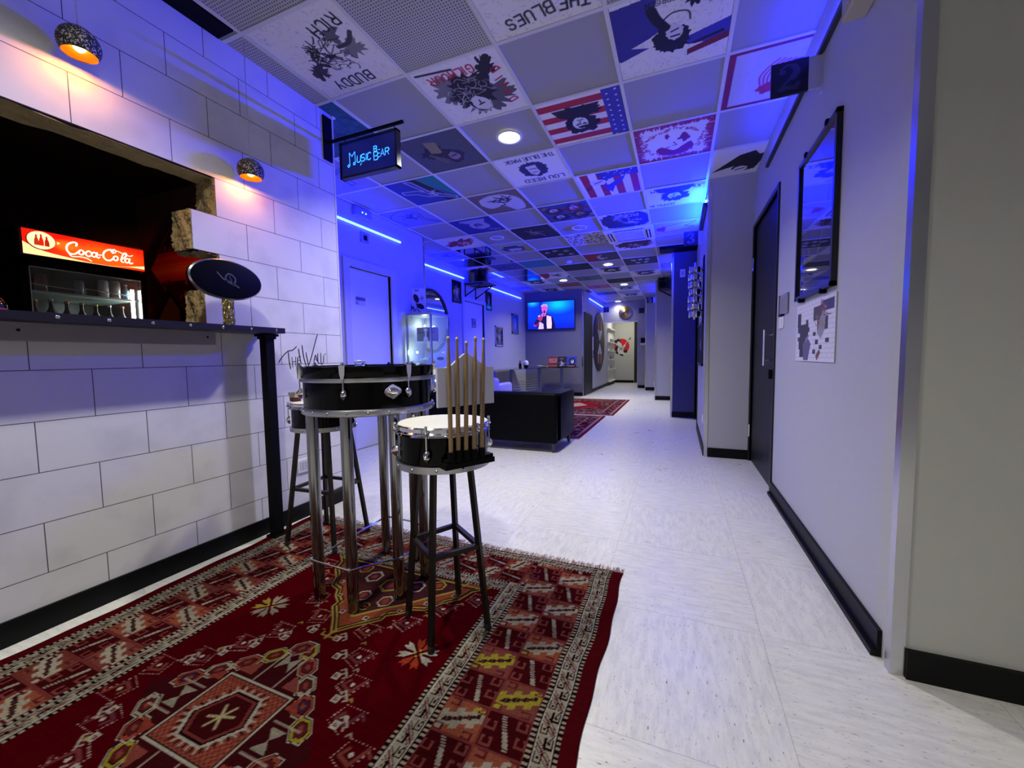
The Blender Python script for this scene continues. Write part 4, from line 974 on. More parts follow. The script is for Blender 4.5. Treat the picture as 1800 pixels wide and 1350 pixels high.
        for k in range(4):
            a = math.pi/4*(2*k+1)*0+k*math.pi/2; cx, cy = T(x0+.014*math.cos(a), y0+.014*math.sin(a)); cv.rect(cx-.005, cy-.005, cx+.005, cy+.005, '9a8a4a')
    each(star)
    # medallion
    mc = (X0-.015, .70)
    D = .36
    cv.poly([(mc[0], mc[1]+D), (mc[0]+D*.98, mc[1]), (mc[0], mc[1]-D), (mc[0]-D*.98, mc[1])], '360a0e')
    cols = [(YE, '70342c'), ('8c4030', '521a1c'), (BE, '78382e'), ('8a3a26', '3c1c2e'), (YE, '521a1c'), ('7c3a30', '4a1a22')]
    def hexa(x, y, r_, c1, c2, rot, k):
        H = lambda f: [(x+f*r_*1.15*math.cos(a)*math.cos(rot)-f*r_*.8*math.sin(a)*math.sin(rot), y+f*r_*1.15*math.cos(a)*math.sin(rot)+f*r_*.8*math.sin(a)*math.cos(rot)) for a in [math.pi/3*q for q in range(6)]]
        cv.poly(H(1.14), 'a39b8c'); cv.poly(H(1.04), DK); cv.poly(H(.97), c1); cv.poly(H(.70), DK); cv.poly(H(.62), c2 if k % 2 else '521a1c'); cv.blob(x, y, r_*.33, r_*.2, SA, .3, 14, 1, k, rot)
    k = 0
    for sx, sy in ((1, 1), (-1, 1), (-1, -1), (1, -1)):
        for f in (.06, .25, .44, .63, .82):
            x = mc[0]+sx*f*D*.92; y = mc[1]+sy*(1-f)*D*.92; c1, c2 = cols[k % 6]; hexa(x*.94+mc[0]*.06, y*.94+mc[1]*.06, .039, c1, c2, math.atan2(-sy, sx)+math.pi/2*0, k); k += 1
            # hooked little squares outside
            hx, hy = mc[0]+sx*(f+.11)*D, mc[1]+sy*(1.11-f)*D*1.0; cv.rect(hx-.013, hy-.013, hx+.013, hy+.013, 'a39b8c'); cv.rect(hx-.007, hy-.007, hx+.007, hy+.007, '5a1c1e')
            cv.line([(hx, hy), (hx+sx*.022, hy+sy*.022)], .006, 'a39b8c'); cv.line([(hx+sx*.008, hy+sy*.034), (hx+sx*.022, hy+sy*.022), (hx+sx*.036, hy+sy*.008), (hx+sx*.028, hy+sy*.0)], .0065, 'a39b8c'); cv.line([(hx+sx*.008, hy+sy*.034), (hx-sx*.002, hy+sy*.024)], .0065, 'a39b8c')
    # inner triangles
    for sx, sy in ((1, 1), (-1, 1), (-1, -1), (1, -1)):
        ax = mc[0]; ay = mc[1]+sy*.225
        cv.poly([(ax, ay-.0), (ax+sx*.03, ay+.035), (ax+sx*.03, ay-.035)], '8a8272'); 
        bx_, by_ = mc[0]+sx*.20, mc[1]; cv.poly([(bx_, by_), (bx_-.03, by_+sy*.035), (bx_+.03, by_+sy*.035)], '8a8272')
        cv.line([(mc[0]+sx*.045, mc[1]+sy*.26), (mc[0]+sx*.045, mc[1]+sy*.13)], .0055, 'a39b8c'); cv.line([(mc[0]+sx*.16, mc[1]+sy*.05), (mc[0]+sx*.26, mc[1]+sy*.05)], .0055, 'a39b8c')
        cv.poly([(mc[0]+sx*.07, mc[1]+sy*.14), (mc[0]+sx*.14, mc[1]+sy*.14), (mc[0]+sx*.08, mc[1]+sy*.20)], '7a3a30')
        cv.poly([(mc[0]+sx*.15, mc[1]+sy*.09), (mc[0]+sx*.21, mc[1]+sy*.08), (mc[0]+sx*.16, mc[1]+sy*.13)], '803428')
    # centre panel
    a_, b2 = .131, .113
    cv.rect(mc[0]-a_-.012, mc[1]-b2-.012, mc[0]+a_+.012, mc[1]+b2+.012, 'a39b8c'); cv.rect(mc[0]-a_-.004, mc[1]-b2-.004, mc[0]+a_+.004, mc[1]+b2+.004, DK)
    k_ = cv.win(mc[0]-a_, mc[0]+a_, mc[1]-b2, mc[1]+b2); XX, YY = cv.X[k_], cv.Y[k_]; ins = (np.abs(XX-mc[0]) < a_) & (np.abs(YY-mc[1]) < b2)
    ck = ((np.floor(XX/.0095)+np.floor(YY/.0095)) % 2) == 0; sub = cv.a[k_]; sub[ins & ck] = c('8a4636'); sub[ins & ~ck] = c('6c2c22'); cv.a[k_] = sub
    Hx = lambda f: [(mc[0]+f*x, mc[1]+f*y) for x, y in ((-.105, -.02), (-.06, -.085), (.045, -.085), (.105, .0), (.06, .085), (-.045, .085))]
    cv.poly(Hx(1.05), 'a39b8c')
    for k in range(46):
        t_ = k/46*6; i = int(t_); f = t_-i; p, q = Hx(1.05)[i], Hx(1.05)[(i+1) % 6]; x, y = p[0]+(q[0]-p[0])*f, p[1]+(q[1]-p[1])*f
        cv.line([(x, y), (mc[0]+(x-mc[0])*1.13, mc[1]+(y-mc[1])*1.13)], .0055, 'a39b8c' if k % 2 else DK)
    cv.poly(Hx(.93), DK); cv.poly(Hx(.86), '6a2c28'); cv.poly(Hx(.74), '30060a'); cv.poly(Hx(.70), '38080c')
    for a in (.3, 1.15, 2.2): cv.line([(mc[0]-.04*math.cos(a), mc[1]-.04*math.sin(a)), (mc[0]+.04*math.cos(a), mc[1]+.04*math.sin(a))], .009, 'a09870')
    # wool: rows of knots, slight abrash
    rs = np.random.RandomState(3); cv.a *= (1+.10*(rs.rand(hpx, 1)-.5))[..., None]*(1+.16*(rs.rand(hpx, wpx)-.5))[..., None]
    cv.a *= .80
    def warp(P):
        x, y = P[..., 0].copy(), P[..., 1]; k = np.clip((np.abs(x-X0)-.3)/.68, 0, 1)
        P[..., 0] = x + k*(.004*np.sin(y*9+.6)+.003*np.sin(y*23)) + np.where(x < X0, -.055*np.clip((y-1.0)/.9, 0, 1)*k, .0)
        P[..., 1] = y + .005*np.sin(x*17)*np.clip((y-1.6)/.3, 0, 1)
        P[..., 2] = P[..., 2] + .0006*np.sin(x*11)*np.sin(y*7)
        return P
    t = thing('turkish_rug', 'large deep red patterned wool rug under the drum table and stools', 'rug', (X0, YM, 0))
    me = cv.mesh('pile', (-HW, YBt-YM, .0058), (2*HW, 0, 0), (0, YT-YBt, 0), 0.0)
    # apply warp in world frame and add a thin edge
    n = len(me.vertices); co = np.empty(n*3); me.vertices.foreach_get('co', co); co = co.reshape(-1, 3); co[:, 0] += X0; co[:, 1] += YM
    co = warp(co); co[:, 0] -= X0; co[:, 1] -= YM; me.vertices.foreach_set('co', co.ravel()); me.update()
    o = put('pile', me, rug_m, t)
    sd = o.modifiers.new('thickness', 'SOLIDIFY'); sd.thickness = .005; sd.offset = -1
    b = B(); r = random.Random(5)
    for k in range(520):
        x = -HW+2*HW*r.random()+(-.05 if r.random() < .0 else 0); x -= .05*(x < -.6)*(r.random() < .7); y = YT-YM-.004; L = .025+.03*r.random(); dx = .03*(r.random()-.5)
        b.tube([(x, y, .005), (x+dx*.4, y+L*.5, .006+.004*r.random()), (x+dx, y+L, .004)], [.0016, .0014, .0008], 4)
    f = b.out('fringe', M('wool_fringe', '8a6c68', .9), t); f['kind'] = 'stuff'
build_rug()
def small_rug(label, x0, x1, y0, y1, seed):
    cv = Cv(120, 150, x1-x0, y1-y0, '6c1824', x0, y0); X, Y = cv.X, cv.Y; e = np.minimum(np.minimum(X-x0, x1-X), np.minimum(Y-y0, y1-Y)); r = np.random.RandomState(seed)
    def cells(n): return np.kron(r.randint(0, 6, (150//n+1, 120//n+1)), np.ones((n, n), int))[:150, :120]
    pal = np.array([cv.c(q) for q in ('3c1016', '4c1a20', '5a2428', '746058', '2a0a0e', '54343a')])
    for lo, hi, n in ((.09, .24, 3), (.28, 9, 2)): m = (e > lo) & (e < hi); cv.a[m] = pal[cells(n)][m]
    for lo, hi in ((.05, .075), (.24, .265)): m = (e > lo) & (e < hi); cv.a[m] = cv.c('8a7a70')
    cx, cy = (x0+x1)/2, (y0+y1)/2
    cv.poly([(cx, cy+.8), (cx+.6, cy), (cx, cy-.8), (cx-.6, cy)], '6c1420'); cv.poly([(cx, cy+.4), (cx+.25, cy), (cx, cy-.4), (cx-.25, cy)], '8a7a74')
    cv.a *= (1+.3*(r.rand(150, 120)-.5))[..., None]
    me = cv.mesh('pile', (x0-cx, y0-cy, .009), (x1-x0, 0, 0), (0, y1-y0, 0), .008, '5a1820'); t = thing('red_rug', label, 'rug', (cx, cy, 0)); put('pile', me, rug_m, t)
    b = B(); r = random.Random(seed)
    for k in range(110): x = x0+(x1-x0)*r.random()-cx; b.tube([(x, y0-cy, .005), (x+.01, y0-cy-.05, .003)], .004, 4)
    f = b.out('fringe', M('wool_fringe'), t); f['kind'] = 'stuff'
small_rug('farther red patterned carpet, its corner showing by the corridor mouth', -3.0, -1.04, 7.15, 9.78, 2)
small_rug('nearer red patterned carpet behind the black sofa', -3.1, -1.15, 5.0, 7.02, 3)

# ================================================================== BAR COUNTER, POST, WALL LETTERING
CXF = -2.10; Zc = .183+O
t = thing('bar_counter', 'long dark bar counter plank riveted along its edge, under the wall hatch', 'counter', (-2.27, .4, Zc))
B().prism([(-.28, -.65), (.028-.056, -.65), (-.028, -3.0), (.17, -3.0), (.17, 1.265), (-.028, 1.265), (-.028, .962), (-.28, .962)], (1, 0, 0), (0, 1, 0), (0, 0, 1), (0, 0, -.03), .03).out('plank', M('dark_wenge', '1a1720', .4, noise=(12, .2), spec=.3), t)
for k in range(16):
    y = 1.21-.145*k; B().lathe([(.0065, .170), (.0065, .172), (.004, .1735), (.002, .1735)], 12, (0, y, -.015), 'X').out('rivet', alu, t, True)
B().box(-.028, -3.0, -.098, .045, .96, -.031).out('apron', M('grey_apron_board', '8c8690', .5, noise=(6, .1)), t)
for y in (.28, .92): B().lathe([(.005, .045), (.005, .048)], 10, (0, y, -.06), 'X').out('apron_bolt', blackmat, t)
px_, py_ = -2.21, 1.63
t = thing('counter_post', 'black square steel post holding up the end of the bar counter', 'post', (px_, py_, 0))
B().box(-.026, -.026, .014, .026, .026, Zc-.045).out('pole', blackmat, t)
B().box(-.045, -.045, Zc-.045, .045, .045, Zc-.031, bev=.003).box(-.034, -.034, Zc-.06, .034, .034, Zc-.045).out('top_plate', blackmat, t)
B().box(-.04, -.04, 0, .04, .04, .014).out('foot_plate', blackmat, t)
# brush lettering THE WALL
S_ = []
def L(*p): S_.append([(a*.01, b*.01) for a, b in p])
L((0, 1.5), (4, 6), (9, 9.5), (13, 10.2), (17, 13)); L((9, 9), (9.5, 2), (10.5, -3)); L((12, 5.5), (12.5, -2)); L((15.5, 5.5), (15.2, -1)); L((12.3, 2), (15.2, 2.3)); L((17.5, 5.2), (17, 0), (20, -.5)); L((17.3, 2.6), (19.6, 3)); L((17.5, 5.2), (20.5, 5.8)); L((18.5, 11.5), (19.2, 6), (20.5, 0)); L((20.5, -1), (21.4, -1.6))
L((22, 14), (23, 6), (25, -1), (26, -1.5)); L((25.5, 9), (27, 1), (28, -2)); L((27.5, -1), (31, 6), (36, 18), (38, 22)); L((33, 1.5), (35, 6.8), (36.5, 1.8)); L((33.8, 3.8), (36.2, 3.8)); L((37.4, 8.2), (37.4, 1.2), (39.5, .8)); L((40.5, 8.4), (40.6, 0), (43, 1.4), (43.5, 6)); L((43.5, 6), (46, 8))
S_ = [curve_pts(p, 4) if len(p) > 2 else p for p in S_]
o = ribbons([[(x*.80, y*.92) for x, y in p] for p in S_], 'wall_lettering', blackmat, (0, 0, 0), (0, 1, 0), (0, 0, 1), (1, 0, 0), .0055, .001)
o.location = (WX+.0005, 1.765, -.03+O); tag(o, 'black brushed words THE WALL on the white block wall beside the post', 'lettering')
# oval plaque on a crumpled foil stem standing on the counter
t = thing('oval_plaque', 'black oval plaque on a gold foil stem standing on the counter', 'plaque', (-2.15, 1.385, Zc))
b = B(); N_ = 64
def ovalring(a, b_, x): return [(x, a*math.cos(2*math.pi*k/N_), .232+b_*math.sin(2*math.pi*k/N_)) for k in range(N_)]
def skinr(b, rings, cap=True):
    R_ = [[b.b.verts.new(p) for p in r] for r in rings]
    for p, q in zip(R_, R_[1:]):
        for k in range(N_): b.b.faces.new((p[k], p[(k+1) % N_], q[(k+1) % N_], q[k]))
    if cap: b.b.faces.new(R_[0]); b.b.faces.new(R_[-1])
skinr(b, [ovalring(.176, .096, -.012), ovalring(.183, .101, -.008), ovalring(.183, .101, .006), ovalring(.176, .096, .012)]); b.out('rim', M('silver_bead_rim', 'b0b0b8', .25, 1.0), t, True)
b = B(); skinr(b, [ovalring(.177, .097, .008), ovalring(.172, .093, .016), ovalring(.15, .08, .019), ovalring(.02, .01, .020)]); b.out('panel', M('black_glossy_panel', '030304', .5, spec=.06), t, True)
st_ = [curve_pts([(-.06, .03), (-.03, .0), (0, -.01), (.05, -.035)]), curve_pts([(-.02, .01), (.0, .03), (.03, .01), (.02, -.02), (-.01, -.01), (-.02, .01)]), [(.0, .02), (.02, -.03)]]
ribbons(st_, 'emblem', M('dim_grey_print', '3a3a40', .5), (.0205, 0, .232), (0, 1, 0), (0, 0, 1), (1, 0, 0), .007, .0006, t)
b = B(); r = random.Random(3); rings = []
for k in range(15):
    z = .0+.135*k/14; rings.append([(.0+(.013+.006*r.random())*math.cos(2*math.pi*q/N_), (.022+.006*r.random())*math.sin(2*math.pi*q/N_)*1.1, z) for q in range(N_)])
skinr(b, rings); b.out('stem', M('gold_foil', 'b8a86a', .22, 1.0), t)

# ================================================================== PENDANT LAMPS
bulb_m = M('warm_bulb', 'ffffff', .5, emit=(1, .52, .14), es=38); gold_in = M('gold_inside', 'e09030', .3, .8)
speck = M('speckled_black_shade', '141214', .65); nt = speck.node_tree
tc = nt.nodes.new('ShaderNodeTexCoord'); vo = nt.nodes.new('ShaderNodeTexNoise'); vo.inputs['Scale'].default_value = 150; vo.inputs['Detail'].default_value = 2; nt.links.new(tc.outputs['Object'], vo.inputs['Vector'])
rp = nt.nodes.new('ShaderNodeValToRGB'); rp.color_ramp.elements[0].position = .54; rp.color_ramp.elements[0].color = (.008, .007, .008, 1); rp.color_ramp.elements[1].position = .6; rp.color_ramp.elements[1].color = (.42, .38, .40, 1)
nt.links.new(vo.outputs['Fac'], rp.inputs[0]); nt.links.new(rp.outputs[0], nt.nodes['Principled BSDF'].inputs['Base Color'])
def pendant(y, z, label):
    t = thing('pendant_lamp', label, 'lamp', (-2.205, y, z), 0, None); R = .065
    prof = [(R*math.cos(a), R*math.sin(a)) for a in np.linspace(-.62, 1.5, 22)]
    inn = [((R-.004)*math.cos(a), (R-.004)*math.sin(a)) for a in np.linspace(1.5, -.62, 18)]
    B().lathe(prof, 44, caps=False).lathe([prof[-1], (.001, prof[-1][1])], 44, caps=False).out('shade', speck, t, True)
    B().lathe(inn+[prof[0]], 44, caps=False).out('shade_lining', gold_in, t, True)
    B().lathe([(.012, .05), (.012, .02), (.010, .015)], 16).out('socket', blackmat, t, True)
    b = B().sph((0, 0, -.006), .020, (1, 1, 1.1), 16); b.out('bulb', bulb_m, t, True)
    B().tube([(0, 0, R), (0, 0, CZ-z)], .0022, 8).out('cord', M('clear_cord', 'b8b8c4', .3), t, True)
    l = bpy.data.lights.new('pendant_bulb', 'SPOT'); l.energy = 2.3; l.color = (1, .38, .03); l.spot_size = math.radians(177); l.spot_blend = .04; l.shadow_soft_size = .015
    lo = bpy.data.objects.new('pendant_bulb', l); COL.objects.link(lo); lo.location = (-2.205, y, z-.046)
pendant(.905, 1.255+O, 'speckled black ball pendant lamp, nearer one, over the bar hatch')
pendant(1.585, 1.048+O, 'speckled black ball pendant lamp, farther one, by the hatch corner')

# ================================================================== HANGING BAR SIGN
t = thing('hanging_bar_sign', 'dark hanging sign with glowing blue words MUSIC BEAR on a wall bracket', 'sign', (WX, 2.225, 1.5+O))
B().box(0, -.035, -.105, .012, .035, .19).out('wall_plate', blackmat, t)
B().box(.01, -.008, .008, .65, .008, .024).out('arm', blackmat, t)
b = B()
for x in (.16, .58): b.tube([(x, 0, .01), (x, 0, -.03)], .0025, 6)
b.out('hanger', blackmat, t)
SX0, SX1, SZ0, SZ1 = .13, .61, -.262, -.022
b = B(); f = .012
for q in ((SX0, SZ0, SX1, SZ0+f), (SX0, SZ1-f, SX1, SZ1), (SX0, SZ0, SX0+f, SZ1), (SX1-f, SZ0, SX1, SZ1)): b.box(q[0], -.022, q[1], q[2], .022, q[3])
b.out('frame', M('black_gloss_frame', '0a0a0c', .2), t)
B().box(SX0+f, -.014, SZ0+f, SX1-f, .014, SZ1-f).out('panel', M('navy_acrylic', '0c1040', .15, emit=(.002, .004, .07), es=1.2), t)
neon = M('sign_letters', '40a0ff', .5, emit=(.03, .28, 1.0), es=2.2)
S1 = [[(.0, .02), (.012, .03), (.022, .022), (.012, .012), (0, .02)], [(.022, .02), (.02, .105)], [(.02, .105), (.042, .078), (.068, .105)], [(.068, .105), (.07, .035)], [(.07, .035), (.055, .035), (.052, .022), (.066, .02), (.07, .035)]]
S1 += tstrokes('USIC', .044, .80, .1, .084, .030) + [[(.122, .022), (.112, .006)]]
S1 += tstrokes('B', .050, .6, 0, .228, .018) + tstrokes('B', .034, .6, 0, .230, .072) + tstrokes('AR', .044, .84, .05, .284, .032) + [[(.266, .032), (.279, .032)], [(.266, .054), (.279, .054)], [(.266, .077), (.279, .077)]]
ribbons([[(x+.062, y+.058) for x, y in s_] for s_ in S1], 'lettering', neon, (SX0, -.0145, SZ0), (1, 0, 0), (0, 0, 1), (0, -1, 0), .0062, .0015, t)

# ================================================================== FRIDGE AND BAR BACK
FX = -3.8; FY0, FY1 = 1.19, 1.83; FZ = .86+O
t = thing('drinks_fridge', 'black glass-door drinks fridge with lit red Coca-Cola header behind the hatch', 'fridge', (FX, (FY0+FY1)/2, 0))
hw = (FY1-FY0)/2; b = B()
b.box(-.62, -hw, .0, -.02, -hw+.03, FZ).box(-.62, hw-.03, 0, -.02, hw, FZ).box(-.62, -hw, 0, -.59, hw, FZ).box(-.62, -hw, FZ-.02, 0, hw, FZ).box(-.62, -hw, 0, 0, hw, .25)
b.box(-.62, -hw, 1.68, -.03, hw, 1.72); b.out('body', M('black_fridge_steel', '09090b', .3), t)
b = B()
for q in ((-hw, .25, -hw+.035, 1.72), (hw-.035, .25, hw, 1.72), (-hw, .25, hw, .30), (-hw, 1.665, hw, 1.72)): b.box(-.02, q[0], q[1], .02, q[2], q[3])
b.out('door_frame', blackgloss, t)
b = B()
for q in ((-hw+.033, 1.660, hw-.033, 1.666), (-hw+.033, .30, -hw+.038, 1.666), (hw-.038, .30, hw-.033, 1.666)): b.box(.0, q[0], q[1], .022, q[2], q[3])
b.out('door_trim', alu, t)
B().box(-.004, -hw+.035, .30, .004, hw-.035, 1.665).out('door_glass', M('fridge_glass', 'eefaff', .0, alpha=.07, spec=.6), t)
cv = Cv(400, 104, 200, 52, 'c81208'); 
k = cv.win(0, 200, 0, 52)
cv.ell(125, 20, 70, 26, 'ee5a10', .85, soft=.8); cv.ell(62, 30, 20, 10, 'f07018', .7, soft=.8)
cv.poly(curve_pts([(0, 0), (0, 16), (0, 24)], 4)+curve_pts([(0, 25), (25, 12), (60, 6), (110, 1), (150, 3), (200, 13)], 8)+[(200, 5)]+curve_pts([(200, 5), (170, 5), (140, 1), (120, 0)], 6)+[(0, 0)], 'f7c98a')
cv.ell(26, 31, 21, 19, '5a0c06', 1); cv.ell(27, 32, 20, 18, 'fbe0a0')
for (x, h_, cc) in ((20, 22, '9c2a18'), (27, 24, 'c01810'), (35, 21, 'a01a10')): cv.poly([(x-3.6, 21), (x+3.6, 21), (x+3.2, 21+h_*.5), (x+1.4, 21+h_*.75), (x+1.2, 21+h_), (x-1.2, 21+h_), (x-1.4, 21+h_*.75), (x-3.2, 21+h_*.5)], cc)
cv.poly([(50, 29), (55, 32), (50, 35)], 'ffd890')
def script(off, pts, wd, sc=.92):
    Q = curve_pts(pts, 7); cv.line([(off[0]+x*sc, off[1]+y*sc) for x, y in Q], wd, 'fff4dc')
A0 = (62, 10)
script(A0, [(19, 26), (20, 32), (14, 33), (5, 26), (2, 15), (6, 6), (14, 5), (21, 11)], 3.4); script(A0, [(4, 8), (10, -1), (24, 1), (36, 0), (44, -5)], 2.0)
def letter_o(x, y=12): cv.ell(A0[0]+x*.92, A0[1]+y*.92, 5.4, 6.6, 'fff4dc', rot=-.35); cv.ell(A0[0]+x*.92, A0[1]+y*.92, 2.2, 3.6, 'd83a10', rot=-.35)
letter_o(27); script(A0, [(44, 16), (41, 18.5), (36, 15), (35, 9), (39, 5.5), (44, 8)], 3.0); letter_o(50); script(A0, [(56, 18), (54.5, 9), (57, 5.5), (60, 8)], 2.6)
script(A0, [(57, 13), (63, 14)], 2.4)
script(A0, [(86, 25), (86, 31), (79, 31), (70, 24), (67, 13), (71, 5), (79, 4), (86, 10)], 3.4); script(A0, [(82, 30), (86, 24), (92, 28), (90, 34), (86, 32), (96, 31), (110, 26), (120, 24), (126, 27)], 1.8)
letter_o(91); script(A0, [(101, 10), (112, 22), (113, 29), (108, 28), (103, 16), (102, 7), (106, 5)], 2.8); letter_o(114, 11); script(A0, [(120, 17), (118.5, 8), (121, 4.5), (125, 7)], 2.6)
me = cv.mesh('header_sign', (.035, -hw+.012, 1.737), (0, 2*hw-.024, 0), (0, 0, .156), .04, '100404'); put('header_sign', me, MV('backlit_sign', .3, emit=1.7), t)
b = B()
for z in (.62, .93, 1.238, 1.512): b.box(-.55, -hw+.035, z, -.05, hw-.035, z+.012)
b.out('shelves', M('white_wire_shelf', 'b8c4c0', .35), t)
b = B()
for z in (.632, .942, 1.25, 1.524):
    for (y0, y1) in ((-hw+.04, -.02), (.0, hw-.05)): b.tube([(-.055, y0, z), (-.055, y0, z+.045), (-.055, (y0+y1)/2, z+.035), (-.055, y1, z+.028), (-.055, y1, z)], .003, 6)
b.out('shelf_rail', chrome, t, True)
B().lathe([(.011, .35), (.011, 1.60)], 14, (-.06, hw-.055, 0)).out('tube_lamp', M('fridge_tube', 'ffffff', .5, emit=(.82, 1, .93), es=30), t, True)
def bottle(x, y, z, h, r_, cap, lab, col, label, grp, name='bottle'):
    t = thing(name, label, 'bottle' if name == 'bottle' else 'can', (x, y, z), 0, grp)
    if name == 'bottle':
        B().lathe([(.002, 0), (r_, .002), (r_, h*.5), (r_*.8, h*.62), (r_*.38, h*.75), (r_*.36, h*.93), (.001, h*.94)], 20).out('glass_body', col, t, True)
        B().lathe([(r_*.44, h*.92), (r_*.44, h*.985), (.001, h*.99)], 14).out('cap', cap, t, True); B().lathe([(r_*1.02, h*.16), (r_*1.02, h*.42)], 20, caps=False).out('label', lab, t, True)
    else: B().lathe([(.002, 0), (r_*.85, .001), (r_, .01), (r_, h-.01), (r_*.8, h), (.001, h)], 20).out('can_body', col, t, True)
dkgl = M('dark_bottle_glass', '0c0a08', .08, coat=.3); gl2 = M('pale_bottle_glass', '3a4850', .08)
caps = [M('bottle_cap_%d' % k, c_, .3, .6) for k, c_ in enumerate(('b09a30', 'a8a8ac', 'a8483a', 'a07a40'))]; labs = [M('bottle_label_%d' % k, c_, .6) for k, c_ in enumerate(('a89830', 'b4b4b0', '9a3028', 'c0b8a0'))]
for k in range(7):
    y = FY0+.085+k*.075; bottle(FX-.10, y, 1.25, .225 if k != 1 else .235, .029, caps[k % 4], labs[(k+1) % 4], dkgl, 'dark glass bottle in the lower row behind the fridge door', 'bottles in the lower row of the fridge')
for k, (y, c_, h_) in enumerate(((FY0+.12, M('can_maroon', '5a2026', .35), .15), (FY0+.30, M('can_slate', '6a6c80', .35), .13), (FY0+.435, M('can_white', 'a8a8b0', .35), .16), (FY0+.50, M('can_grey', '808486', .3, .4), .165))):
    bottle(FX-.10, y, 1.524, h_*.78, .031, None, None, c_, ('maroon can standing at the left on the upper fridge shelf', 'short slate grey can in the middle of the upper fridge shelf', 'white and grey can on the upper fridge shelf', 'silver grey can, right of the white one on the upper fridge shelf')[k], 'cans on the upper fridge shelf', 'drink_can')
bottle(FX-.10, FY0+.565, 1.524, .115, .024, caps[1], M('blue_label', '3c6c90', .5), gl2, 'small blue-labelled bottle at the right of the upper fridge shelf', 'bottles on the upper fridge shelf')
t = thing('liquor_bottle', 'dark bottle with red and white streaks at the left edge of the hatch', 'bottle', (-2.36, .665, Zc))
B().lathe([(.002, 0), (.034, .002), (.034, .04), (.026, .055), (.012, .075), (.011, .10), (.001, .101)], 24, (0, 0, 0)).out('glass_body', dkgl, t, True); B().lathe([(.0345, .010), (.0345, .025)], 24, caps=False).out('label', labs[2], t, True)
t = thing('added_red_spot', 'added red spotlight, unseen behind the hatch pier', 'light', (-2.62, 2.10, 1.95+O-.55))  # unseen fixture, added to throw red light on the bar end wall and poster
B().lathe([(.03, -.05), (.035, 0), (.03, .05)], 20, axis='X').out('housing', blackmat, t, True)
l = bpy.data.lights.new('added_red_spot', 'SPOT'); l.energy = 80; l.color = (1, .13, .02); l.spot_size = math.radians(52); l.spot_blend = .9; l.shadow_soft_size = .03
lo = bpy.data.objects.new('added_red_spot', l); COL.objects.link(lo); lo.location = (-2.68, 2.02, 1.93+O-.60); lo.rotation_euler = (Vector((-3.86, 2.19, .72+O))-lo.location).to_track_quat('-Z', 'Y').to_euler()
# diamond pictures on the end wall of the bar
def diamond(cx, cz, hd, cv, name, label, cat, mat, frame=None, fw=0.0):
    t = thing(name, label, cat, (cx, 2.185 if cv else 2.158, cz)); q = hd/math.sqrt(2)
    me = cv.mesh('picture', (0, -.012, -hd), (hd, 0, hd), (-hd, 0, hd), .01, '301008') if cv else None
    if me: put('picture', me, mat, t)
    if frame:
        b = B(); o_ = hd+fw
        for (p, r_) in (((0, -1), (1, 0)), ((1, 0), (0, 1)), ((0, 1), (-1, 0)), ((-1, 0), (0, -1))):
            b.prism([(p[0]*hd*.94, p[1]*hd*.94), (p[0]*o_, p[1]*o_), (r_[0]*o_, r_[1]*o_), (r_[0]*hd*.94, r_[1]*hd*.94)], (1, 0, 0), (0, 0, 1), (0, -1, 0), (0, -.002, 0), .018)
        b.out('frame', frame, t)
    return t
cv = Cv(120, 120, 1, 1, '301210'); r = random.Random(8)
for k in range(5): pass
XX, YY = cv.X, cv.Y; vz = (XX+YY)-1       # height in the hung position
for lo, hi, c_ in ((-.30, .28, 'b02008'), (-.25, .2, 'd03c08'), (-.18, .05, 'e85a10'), (-.12, -.02, 'f07a18')): m = (vz > lo) & (vz < hi); cv.a[m] = cv.c(c_)  # orange light on the poster, painted in as brightening bands
for k in range(70):
    v_ = r.uniform(.18, .85) if k % 2 else r.uniform(-.9, -.24); d_ = r.uniform(-.5, .5); x, y = (1+v_+d_)/2, (1+v_-d_)/2; cv.blob(x, y, .04, .03, r.choice(['1a0a08', '6a2014', '8a3020', '2a100c']), .4, 14, 1, k)
cv.ell(.28, .12, .05, .05, 'a87828')
diamond(-3.98, .83+O, .44, cv, 'diamond_poster', 'large diamond-hung poster of a concert crowd with orange light painted in on the bar end wall', 'poster', gloss_print, M('dark_poster_edge', '240c08', .5), .012)
t = diamond(-4.10, .28+O, .33, None, 'diamond_mirror', 'black-framed diamond mirror low on the bar end wall reflecting the fridge', 'mirror', None, M('black_mirror_frame', '060606', .3), .03)
B().prism([(0, -.33), (.33, 0), (0, .33), (-.33, 0)], (1, 0, 0), (0, 0, 1), (0, -1, 0), (0, -.003, 0), .006).out('mirror_glass', mirror_m, t)

